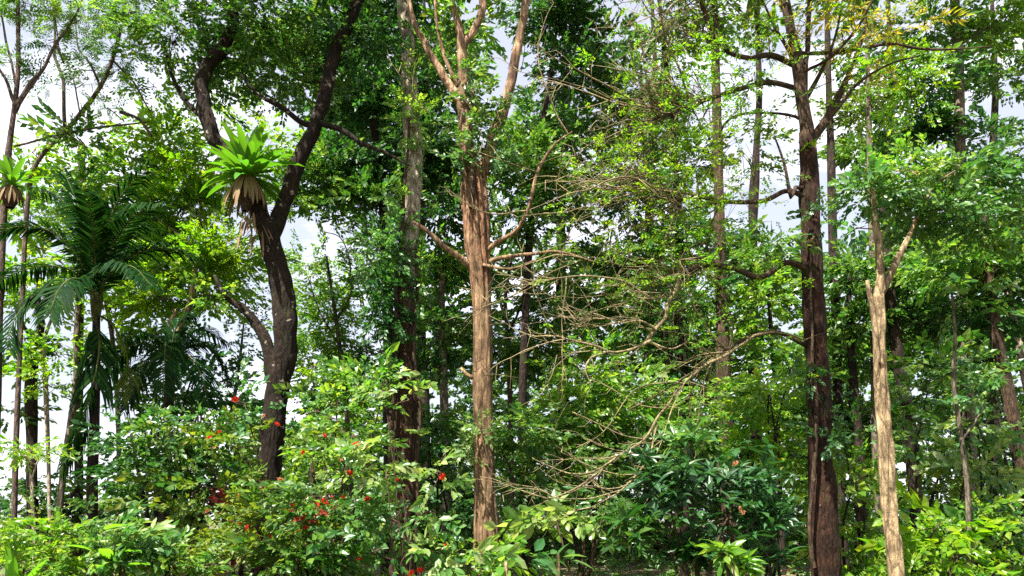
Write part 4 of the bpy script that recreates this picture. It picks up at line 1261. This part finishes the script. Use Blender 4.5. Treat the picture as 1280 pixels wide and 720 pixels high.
tw = MB()
for L in (lines[0], lines[1], lines2[1], lines2[3], lines2[4], lines2[0]):
    C = resample(limb_pts(L, 16.1)[0], .2)
    for k in range(7):
        q = C[rng.integers(len(C) // 4, len(C))]
        d0 = np.array([rng.normal(-.9, .5), rng.normal(-.1, .4), rng.normal(0, .5)])
        d0 /= np.linalg.norm(d0)
        curl = rng.normal(size=3) * .14
        p = [q]
        ln = rng.uniform(.9, 2.4)
        for j in range(7):
            d0 = d0 + curl + rng.normal(size=3) * .16
            d0 /= np.linalg.norm(d0)
            p.append(p[-1] + d0 * ln / 7)
        tube(tw, p, np.linspace(.014, .004, 8), sides=4, step=.15, wob=.6)
        for j in range(5):
            a = p[rng.integers(2, 8)]
            e = d0 + rng.normal(size=3) * .8
            e /= np.linalg.norm(e)
            tube(tw, [a, a + e * .25 + rng.normal(size=3) * .04, a + e * rng.uniform(.35, .7)], [.007, .005, .003], sides=3, step=.2)
tw.build('twigs', B_TWIG, db2, kind='stuff')

# ------------------------------------------------------------------ shrubs
SG = 'understorey shrubs'
def shrub(name, label, cat, px, py, d, blobs, bark=None, nst=5, group=SG, sr=2.0, mul=.75):
    b = at(px, py, d)
    base = np.array([b[0], b[1], 0.0])
    rt = root(name, base, label, cat, group)
    mats = []
    for q in blobs:
        if q[7] not in mats:
            mats.append(q[7])
    feed = []
    for i in range(nst):
        q = blobs[i % len(blobs)]
        c = at(q[0] + rng.normal(0, q[2] * .4), q[1] + rng.normal(0, q[3] * .3), d + q[4])
        c[2] = max(c[2], .4)
        s0 = base + np.array([rng.normal(0, .12), rng.normal(0, .12), -.05])
        m_ = (s0 + c) / 2 + np.array([rng.normal(0, .15), rng.normal(0, .15), .15])
        sb = MB()
        feed.append(tube(sb, [s0, m_, c], np.array([1, .75, .4]) * sr * mpp(d), sides=6, step=.2, rough=.08, wob=.6))
        sb.build('stem', bark or B_BROWN, rt)
    cm, tm = MB(), MB()
    crown(cm, tm, d, blobs, np.vstack(feed), mats, mul=mul)
    tm.build('twigs', bark or B_BROWN, rt, kind='stuff')
    cm.build('foliage', mats, rt, kind='stuff')
    return rt


def flower_mesh(n=6, L=.085):
    parts = []
    tv, tf = leaf2(wd=.3, fold=.08, droop=.25)
    for k in range(n):
        a = 2 * math.pi * k / n
        parts.append(place(tv, tf, np.zeros(3), [math.cos(a), math.sin(a), .55], [0, 0, 1.], L))
    for k in range(3):
        a = 2.1 * k + .4
        parts.append(place(tv, tf, np.zeros(3), [math.cos(a) * .5, math.sin(a) * .5, 1.], [math.cos(a), 0, .2], L * .9))
    v, f = join(parts)
    mb = MB()
    mb.add(v, f)
    return mb


def flowers(rt, spots, d, mat, name='flower', sc=1.0):
    o = None
    for (px, py, dd) in spots:
        p = at(px, py, d + dd)
        if o is None:
            o = flower_mesh().build(name, mat, rt, origin=(0, 0, 0))
            c = o
        else:
            c = o.copy()
            COL.objects.link(c)
            c.parent = rt
        c.location = p - np.array(rt.location)
        c.rotation_euler = (rng.uniform(.3, 1.2), rng.normal(0, .5), rng.uniform(0, 6))
        k = sc * rng.uniform(.5, 1.1)
        c.scale = (k, k, k)


M1 = shrub('flowering_shrub', 'big leafy shrub scattered with red flowers below the forked tree', 'shrub', 390, 735, 15.0,
           [(300, 560, 42, 40, .5, 22, 'small', L_OLIVE), (260, 610, 40, 50, .2, 20, 'small', L_OLIVE), (395, 570, 44, 36, .4, 18, 'broad', L_BRIGHT, .75), (440, 545, 36, 34, .6, 16, 'broad', L_MID, .75), (400, 620, 56, 50, -.3, 24, 'broad', L_MID, .75),
            (330, 650, 46, 46, -.4, 20, 'small', L_OLIVE), (440, 650, 46, 50, -.5, 24, 'broad', L_COOL, .75), (370, 700, 80, 30, -.6, 22, 'broad', L_MID), (450, 590, 34, 40, -.3, 9, 'broad', L_PALE, .75), (300, 500, 26, 20, .6, 9, 'small', L_COOL),
            (240, 560, 22, 30, .4, 12, 'small', L_MID), (280, 690, 40, 26, -.5, 16, 'small', L_OLIVE), (400, 515, 36, 20, .8, 10, 'broad', L_COOL, .75)], nst=11, group=None)
reds = [(294, 500), (346, 531), (405, 545), (442, 545), (437, 592), (405, 626), (428, 622), (384, 642), (392, 650), (382, 660), (322, 671), (339, 671), (470, 678), (497, 600), (445, 556), (395, 632), (365, 632), (300, 655), (312, 640),
        (262, 548), (275, 541), (380, 566), (460, 625), (372, 650), (310, 660), (400, 640), (388, 636), (381, 648), (396, 655), (376, 640), (408, 631), (414, 622), (390, 668), (373, 664), (330, 610), (450, 700), (306, 690)]
flowers(M1, [(x, y, -1.0 + rng.uniform(-.3, .3)) for x, y in reds], 15.0, L_RED)
flowers(M1, [(x, y, -.9) for x, y in [(400, 672), (425, 575), (268, 560), (350, 600), (330, 520), (458, 560), (375, 700), (260, 640), (300, 620)]], 15.0, L_ORANGE, name='withered_flower', sc=.9)
shrub('croton_shrub', 'dark crimson-leaved bush in shade at the foot of the forked tree', 'shrub', 305, 735, 15.6,
      [(305, 640, 22, 30, 0, 9, 'broad', L_CRIMSON, .7), (310, 690, 24, 26, 0, 12, 'broad', L_CRIMSON, .7), (388, 642, 16, 16, -1.3, 7, 'small', L_CRIMSON, .7)], nst=4, group=None)

M2 = shrub('pale_leaved_shrub', 'pale glossy leaves of a shrub in front of the vine-clad trunk foot', 'shrub', 500, 740, 13.5,
           [(490, 540, 26, 20, 0, 18, 'big', L_PALE, .68), (470, 580, 30, 26, 0, 24, 'big', L_PALE, .68), (500, 640, 30, 26, -.2, 18, 'big', L_PALE, .68), (545, 590, 26, 16, -.2, 21, 'big', L_PALE, .68), (550, 640, 30, 22, -.2, 24, 'big', L_COOL, .68),
            (545, 690, 46, 22, -.3, 24, 'big', L_PALE, .68), (480, 480, 18, 18, .2, 10, 'big', L_PALE, .68), (470, 690, 30, 26, -.2, 21, 'big', L_COOL, .68), (510, 500, 10, 16, .2, 9, 'big', L_PALE, .68)], nst=7, group=None, sr=1.3, mul=.42)
flowers(M2, [(555, 597, -.5), (553, 596, -.4), (558, 682, -.6), (525, 714, -.8), (515, 717, -.8), (530, 712, -.8)], 13.5, L_RED)

shrub('dense_bush', 'tall dense dark green bush on a bare leg beneath the low palm fronds', 'shrub', 205, 735, 15.5,
      [(180, 560, 36, 40, 0, 26, 'small', L_DARK), (215, 540, 40, 34, .1, 26, 'small', L_MID), (225, 590, 36, 40, 0, 24, 'small', L_DARK), (190, 610, 32, 30, 0, 22, 'small', L_DARK), (245, 520, 26, 26, .2, 14, 'small', L_COOL), (165, 530, 20, 24, .2, 12, 'small', L_MID)], nst=4, group=None, bark=B_DARK, sr=3.5)
shrub('bright_undergrowth_bush', 'bright green leafy bush in the lower left under the palm stem', 'shrub', 90, 740, 13.0,
      [(70, 690, 40, 36, 0, 41, 'broad', L_BRIGHT, .6), (120, 700, 40, 26, 0, 38, 'broad', L_BRIGHT, .6), (100, 665, 30, 22, .4, 32, 'broad', L_MID, .6), (60, 665, 30, 20, .3, 20, 'small', L_OLIVE), (125, 680, 20, 20, -.3, 9, 'broad', L_PALE, .6), (150, 690, 26, 30, 0, 28, 'big', L_COOL, .6)], nst=6)
shrub('bright_undergrowth_bush', 'yellow-green low bush in the lower left corner', 'shrub', 10, 745, 12.5,
      [(20, 705, 40, 22, 0, 38, 'broad', L_YELLOW, .6), (-10, 660, 30, 30, 0, 32, 'broad', L_YELLOW, .6), (50, 712, 30, 14, -.3, 28, 'lance', L_BRIGHT, .6)], nst=5)
shrub('grey_green_bush', 'grey-green star-leaved bush between the palm stem and the dense dark bush', 'shrub', 165, 740, 12.8,
      [(165, 665, 24, 20, 0, 18, 'rosette', L_PALE, .8), (150, 700, 24, 18, -.2, 16, 'rosette', L_COOL, .8), (195, 690, 26, 20, .2, 14, 'rosette', L_COOL, .8)], nst=4)
shrub('mid_bush', 'mid-green bush filling the bottom between dense dark bush and red-flowered shrub', 'shrub', 225, 740, 13.2,
      [(215, 700, 36, 22, 0, 32, 'big', L_BRIGHT, .6), (245, 675, 26, 26, .3, 25, 'broad', L_OLIVE, .6), (255, 708, 30, 14, -.2, 28, 'broad', L_MID, .6)], nst=4)


def leaf_obj(rt, mat, spots, d, L=.29, wd=.16, name='leaf'):
    """Large leaves one by one, sharing one mesh: (px, py, depth offset, azimuth, elevation)."""
    meshes = []
    for k in range(3):
        tv, tf = leaf3(wd=wd, fold=.05, droop=.12 + .1 * k)
        mb = MB()
        mb.add(tv * L, tf, 0, True)
        meshes.append(mb.build(name, mat, rt, origin=(0, 0, 0)))
    for i, (px, py, dd, az, el) in enumerate(spots):
        o = meshes[i] if i < 3 else meshes[i % 3].copy()
        if i >= 3:
            COL.objects.link(o)
            o.parent = rt
        o.location = at(px, py, d + dd) - np.array(rt.location)
        o.rotation_euler = (rng.normal(0, .3), -el, az)
        k = rng.uniform(.7, 1.2)
        o.scale = (k, k, k)


O1 = shrub('large_leaved_shrub', 'broad dark shrub with long glossy leaves in front of the red-brown tree', 'shrub', 885, 740, 14.0,
           [(880, 585, 50, 36, .3, 11, 'bigrosette', L_GLOSSY, .7), (935, 590, 44, 40, .3, 11, 'bigrosette', L_GLOSSY, .7), (830, 600, 40, 36, .3, 12, 'rosette', L_GLOSSY), (960, 650, 40, 44, 0, 13, 'bigrosette', L_GLOSSY, .7), (900, 650, 46, 36, .4, 10, 'bigrosette', L_GLOSSY, .7),
            (800, 660, 36, 30, .2, 12, 'rosette', L_DARK), (850, 690, 56, 24, .2, 13, 'rosette', L_DARK), (950, 700, 50, 22, -.2, 13, 'bigrosette', L_GLOSSY, .7), (870, 540, 30, 20, .6, 11, 'rosette', L_COOL)], nst=9, group=None, sr=2.2)
sp = []
for (cx, cy, k) in [(905, 572, 9), (925, 560, 8), (945, 598, 9), (880, 590, 8), (905, 628, 8), (935, 632, 9), (960, 610, 7), (850, 570, 7), (835, 612, 7), (900, 690, 9), (965, 660, 8), (985, 690, 8), (985, 630, 7), (870, 640, 6), (920, 690, 8), (945, 670, 8), (810, 590, 6), (960, 560, 6), (890, 545, 6), (850, 650, 6)]:
    for i in range(k):
        sp.append((cx + rng.normal(0, 3), cy + rng.normal(0, 3), -.75 + rng.normal(0, .1), 2 * math.pi * i / k + rng.normal(0, .3), rng.normal(.05, .3)))
leaf_obj(O1, L_GLOSSY, sp, 14.0)
flowers(O1, [(918, 582, -1.2), (920, 579, -1.15), (916, 580, -1.2), (927, 636, -1.1), (930, 641, -1.1), (925, 640, -1.15), (918, 684, -1.2)], 14.0, L_ORANGE, name='dry_leaf_cluster', sc=.8)
M3 = shrub('bright_rosette_plant', 'small bright yellow-green plant at the bottom amid the dark glossy shrub', 'plant', 905, 745, 12.6,
           [(900, 690, 20, 10, 0, 20, 'rosette', L_BRIGHT, .8), (925, 708, 20, 10, 0, 20, 'rosette', L_BRIGHT, .8)], nst=3, group=None)

shrubs = [
    ('green bush behind the pale-leaved shrub, left of the tan trunk', 560, 735, 21.5, [(555, 560, 34, 40, 0, 18, 'broad', L_DARK), (560, 640, 30, 40, 0, 12, 'broad', L_DARK), (540, 520, 24, 26, .4, 14, 'broad', L_MID), (580, 600, 16, 40, .2, 14, 'broad', L_COOL)], B_DARK),
    ('green bush right of the tan trunk reaching into the dead branch tips', 660, 735, 20.0, [(650, 540, 36, 36, .2, 18, 'broad', L_MID), (690, 580, 36, 36, .2, 16, 'broad', L_MID), (645, 610, 30, 36, 0, 16, 'broad', L_COOL), (655, 660, 36, 20, -.3, 9, 'big', L_PALE)], B_BROWN),
    ('low green bush with layered pale sprays over the dark hollow', 720, 735, 15.5, [(735, 640, 30, 12, 0, 12, 'big', L_PALE), (690, 650, 26, 10, 0, 12, 'big', L_PALE), (755, 620, 30, 16, .2, 12, 'broad', L_COOL), (790, 640, 26, 26, .4, 12, 'broad', L_MID)], B_BROWN),
    ('bright green bush glowing behind the twiggy dead branch', 730, 690, 22.0, [(740, 470, 40, 36, 0, 16, 'broad', L_BRIGHT), (780, 500, 40, 36, 0, 18, 'broad', L_BRIGHT), (705, 520, 40, 40, 0, 18, 'broad', L_BRIGHT), (750, 560, 50, 40, 0, 18, 'broad', L_MID)], B_DARK),
    ('bush with sunny top left of the grey-brown trunk', 850, 690, 22.0, [(860, 540, 36, 26, 0, 16, 'broad', L_MID), (820, 530, 30, 30, 0, 16, 'broad', L_BRIGHT), (880, 500, 20, 26, .3, 12, 'broad', L_BRIGHT)], B_DARK),
    ('sunlit bush between grey-brown and red-brown trunks', 965, 690, 20.0, [(960, 500, 36, 36, 0, 20, 'broad', L_BRIGHT), (985, 560, 30, 40, 0, 20, 'broad', L_BRIGHT), (945, 550, 24, 26, .2, 16, 'broad', L_YELLOW), (985, 460, 22, 24, .3, 14, 'broad', L_MID)], B_DARK),
    ('bright bush right behind the red-brown trunk foot', 1065, 735, 18.0, [(1065, 600, 22, 36, 0, 22, 'broad', L_BRIGHT), (1075, 660, 26, 40, 0, 20, 'broad', L_BRIGHT), (1070, 710, 30, 20, -.3, 18, 'broad', L_BRIGHT), (1060, 540, 18, 30, .2, 12, 'broad', L_MID)], B_DARK),
    ('yellow-green bush on the ground right of the straw-coloured trunk', 1165, 735, 15.0, [(1165, 660, 30, 24, 0, 18, 'broad', L_YELLOW), (1185, 690, 36, 24, 0, 18, 'broad', L_YELLOW), (1150, 705, 26, 16, 0, 16, 'broad', L_BRIGHT), (1205, 665, 24, 20, .2, 16, 'broad', L_YELLOW)], B_BROWN),
    ('bright green bush near the lower right corner', 1240, 735, 15.5, [(1225, 640, 30, 22, 0, 18, 'broad', L_BRIGHT), (1255, 670, 30, 26, 0, 18, 'broad', L_MID), (1235, 705, 40, 20, -.2, 18, 'broad', L_BRIGHT), (1285, 640, 30, 40, .3, 14, 'broad', L_DARK)], B_BROWN),
    ('pale sunlit spray bush in front of the dark hollow by the thin sapling', 1225, 700, 17.0, [(1235, 592, 30, 14, 0, 22, 'broad', L_PALE), (1205, 580, 22, 10, .1, 16, 'broad', L_PALE), (1240, 525, 34, 10, .2, 12, 'broad', L_PALE), (1210, 545, 26, 8, .3, 9, 'broad', L_COOL)], B_DARK),
    ('dull green shrub behind the straw-coloured trunk', 1135, 720, 18.0, [(1145, 560, 28, 30, 0, 12, 'broad', L_MID), (1160, 610, 28, 26, 0, 12, 'small', L_OLIVE), (1180, 530, 30, 30, .2, 12, 'broad', L_MID), (1150, 480, 30, 30, .4, 14, 'broad', L_MID)], B_DARK),
    ('upright green shrub beneath the brown leaning trunk', 1265, 720, 18.5, [(1215, 470, 34, 30, 0, 13, 'broad', L_MID), (1240, 460, 26, 30, .3, 10, 'broad', L_DARK), (1270, 600, 24, 30, .4, 8, 'broad', L_DARK)], B_DARK),
    ('light green shrub behind the red-flowered shrub, under the open gap', 415, 690, 19.0, [(410, 500, 36, 26, 0, 12, 'broad', L_MID), (455, 500, 30, 40, 0, 14, 'broad', L_BRIGHT), (390, 470, 20, 26, .2, 17, 'small', L_YELLOW), (440, 465, 30, 24, .3, 12, 'small', L_COOL)], B_BROWN),
    ('small shrub with loose leaves at the foot of the tan tree', 610, 740, 13.8, [(612, 690, 26, 12, 0, 18, 'big', L_BRIGHT), (590, 706, 26, 12, 0, 18, 'big', L_BRIGHT), (640, 700, 20, 10, -.2, 14, 'big', L_COOL)], B_BROWN),
    ('dark low bush behind the pale grey trunk and the palm stem', 100, 690, 23.0, [(90, 640, 40, 22, 0, 14, 'broad', L_MID), (40, 640, 36, 26, 0, 14, 'broad', L_DARK), (140, 640, 30, 24, 0, 14, 'broad', L_MID), (20, 600, 20, 20, 0, 8, 'broad', L_DARK)], B_DARK),
    ('loose green bush behind the dense dark bush and low palm', 230, 690, 22.0, [(190, 630, 40, 30, 0, 16, 'broad', L_MID), (250, 620, 36, 40, 0, 16, 'broad', L_MID), (290, 580, 30, 50, 0, 14, 'broad', L_BRIGHT), (270, 500, 34, 40, 0, 9, 'broad', L_COOL), (230, 490, 40, 34, .4, 12, 'broad', L_DARK), (150, 570, 16, 26, 0, 8, 'broad', L_COOL)], B_DARK),
    ('dark foliage bush behind the drooping low palm fronds', 200, 690, 20.5, [(175, 465, 40, 30, 0, 14, 'small', L_DARK), (245, 465, 36, 28, 0, 14, 'small', L_DARK), (205, 500, 50, 26, 0, 14, 'broad', L_DARK)], B_DARK),
]
for lab, px, py, d, bl, bk in shrubs:
    shrub('understorey_bush', lab, 'shrub', px, py, d, bl, bark=bk, nst=5)

# banana plant, lower left
bb = at(14, 720, 12.2)
ban = root('banana_plant', (bb[0], bb[1], 0), 'young banana plant with upright broad bright leaves at the bottom left', 'plant')
for (dx, dz, L, wd_, bend) in [(-.05, 1.0, 1.15, .11, .15), (.5, .9, 1.0, .10, .5), (-.5, .8, 1.0, .10, .7), (.9, .6, .9, .10, .7), (.15, 1, .9, .09, .3)]:
    strap(np.array([bb[0], bb[1], .25]), [dx, rng.normal(-.15, .2), dz], L, wd_, L_BANANA, ban, 'leaf', bend=bend, nseg=9)
mb = MB()
tube(mb, [[bb[0], bb[1], -.05], [bb[0], bb[1], .2], [bb[0], bb[1], .45]], [.07, .06, .03], sides=8, step=.1)
mb.build('stem', B_FROND, ban)
# broad single leaf plant beside the palm stem
b2 = at(140, 690, 12.6)
pl = root('broad_leaved_plant', (b2[0], b2[1], 0), 'plant with a few large smooth oval leaves right of the palm stem', 'plant')
for (px, py, az, el) in [(132, 662, .2, .3), (150, 690, .5, .1), (120, 690, 2.4, .3), (160, 708, -.3, .2), (135, 700, 1.5, .2)]:
    c = at(px, py, 12.5)
    strap(c, [math.cos(az) * math.cos(el), -.3, math.sin(el)], .42, .10, L_BANANA, pl, 'leaf', bend=.4, nseg=6)
    sb = MB()
    tube(sb, [[b2[0], b2[1], -.03], (np.array([b2[0], b2[1], 0]) + c) / 2 + [0, 0, .1], c], [.012, .010, .006], sides=5, step=.1)
    sb.build('leaf_stalk', B_FROND, pl)

# ------------------------------------------------------------------ stakes
for lab, px, top, bot, r, d in [('taller of two short tan wooden stakes, standing before the dark hollow', 697, 691, 735, 2.6, 14.0), ('shorter tan wooden stake near the foot of the tan tree', 632, 702, 735, 2.2, 13.0)]:
    p, q = at(px + 1, bot, d), at(px, top, d)
    mb = MB()
    tube(mb, [[p[0], p[1], -.05], (p + q) / 2, q], [r * mpp(d) * 1.1, r * mpp(d), r * mpp(d) * .95], sides=8, step=.08, rough=.05)
    o = mb.build('wooden_stake', B_STRAW, origin=(p[0], p[1], 0))
    o['label'] = lab
    o['category'] = 'stake'
    o['group'] = 'wooden stakes'
# fallen log in the hollow
mb = MB()
tube(mb, [at(665, 690, 17) * [1, 1, 0] + [0, 0, .12], at(705, 690, 17.3) * [1, 1, 0] + [0, 0, .16], at(755, 690, 17.2) * [1, 1, 0] + [0, 0, .12]], [.12, .13, .10], sides=12, step=.1, rough=.08)
o = mb.build('fallen_log', B_DARK, origin=at(705, 690, 17.3) * [1, 1, 0])
o['label'] = 'dark fallen log lying in the shaded hollow behind the stakes'
o['category'] = 'log'

# ------------------------------------------------------------------ ground cover, litter, far forest
gc = MB()
n = 2600
X = rng.uniform(-16, 18, n)
Y = rng.uniform(11, 42, n) ** 1.0
keep = ~((X > .2) & (X < 2.6) & (Y > 12) & (Y < 21)) | (rng.uniform(size=n) < .12)
X, Y = X[keep], Y[keep]
n = len(X)
P = np.stack([X, Y, rng.uniform(.03, .3, n)], -1)
dirs = rng.normal(size=(n, 3)) * [1, 1, .2] + [0, 0, .25]
h = n // 2
scatter(gc, 'broad', P[:h], dirs[:h], np.tile([-.1, -.3, 1.], (h, 1)) + rng.normal(size=(h, 3)) * .3, rng.uniform(.4, .9, h), 0)
q = h + (n - h) // 2
scatter(gc, 'tuft', P[h:q] * [1, 1, .2], rng.normal(size=(q - h, 3)) * [1, 1, .1], np.tile([0, 0, 1.], (q - h, 1)), rng.uniform(.7, 1.3, q - h), 1)
scatter(gc, 'lance', P[q:], dirs[q:], np.tile([-.1, -.3, 1.], (n - q, 1)) + rng.normal(size=(n - q, 3)) * .3, rng.uniform(.6, 1.2, n - q), 2)
gc.build('undergrowth', [L_MID, L_BRIGHT, L_COOL], kind='stuff', origin=(0, 0, 0))
lt = MB()
n = 7000
P = np.stack([rng.uniform(-14, 16, n), rng.uniform(10, 30, n), rng.uniform(.01, .06, n)], -1)
tv, tf = leaf1(wd=.28)
R = _rot(rng.normal(size=(n, 3)) * [1, 1, .15], np.tile([0, 0, 1.], (n, 1)) + rng.normal(size=(n, 3)) * .3) * rng.uniform(.07, .16, n)[:, None, None]
V = np.einsum('nij,vj->nvi', R, tv) + P[:, None]
lt.add(V.reshape(-1, 3), (tf[None] + (np.arange(n) * 4)[:, None, None]).reshape(-1, 4))
lt.build('leaf_litter', L_DEAD, kind='stuff', origin=(0, 0, 0))


def far_mass(name, n, xr, d0, d1, topf, mats, sc=1.0):
    mb = MB()
    px = rng.uniform(xr[0], xr[1], n * 2)
    dd = rng.uniform(d0, d1, n * 2)
    top = np.array([topf(x) for x in px])
    py = 705 - (705 - top) * rng.uniform(0, 1, n * 2) ** 1.15
    # clumping: keep where a smooth random field is high
    f = np.sin(px * .045 + 1) * np.sin(py * .06 + dd * .4) + np.sin(px * .11 + dd) * np.cos(py * .13 + 2) + rng.normal(0, .5, n * 2)
    ok = np.nonzero(f > -.35)[0][:n]
    P = np.array([at(px[i], py[i], dd[i]) for i in ok])
    P[:, 2] = np.maximum(P[:, 2], .2)
    m = len(P)
    X = rng.normal(size=(m, 3)) * [1, 1, .35] + [0, -.5, -.05]
    Z = np.tile([S.x * .5, S.y * .5, 1.], (m, 1)) + rng.normal(size=(m, 3)) * .4
    part = np.array_split(np.arange(m), len(mats))
    for k, ix in enumerate(part):
        scatter(mb, 'far', P[ix], X[ix], Z[ix], sc * rng.uniform(.7, 1.3, len(ix)), k)
    return mb.build(name, mats, kind='stuff', origin=(0, 0, 0))


def top_right(x):
    return 455 + 26 * math.sin(x * .021) + 22 * math.sin(x * .053 + 1) - (60 if x > 1000 else 0) + (0 if x > 420 else (420 - x) * .55)


far_mass('forest', 1500, (-260, 330), 34, 52, lambda x: 655 - 14 * math.sin(x * .04) - 14 * math.sin(x * .11 + 1), [L_MID, L_BRIGHT, L_DARK], .8)
far_mass('forest', 11000, (300, 1480), 31, 52, top_right, [L_MID, L_DARK, L_BRIGHT, L_MID], .8)
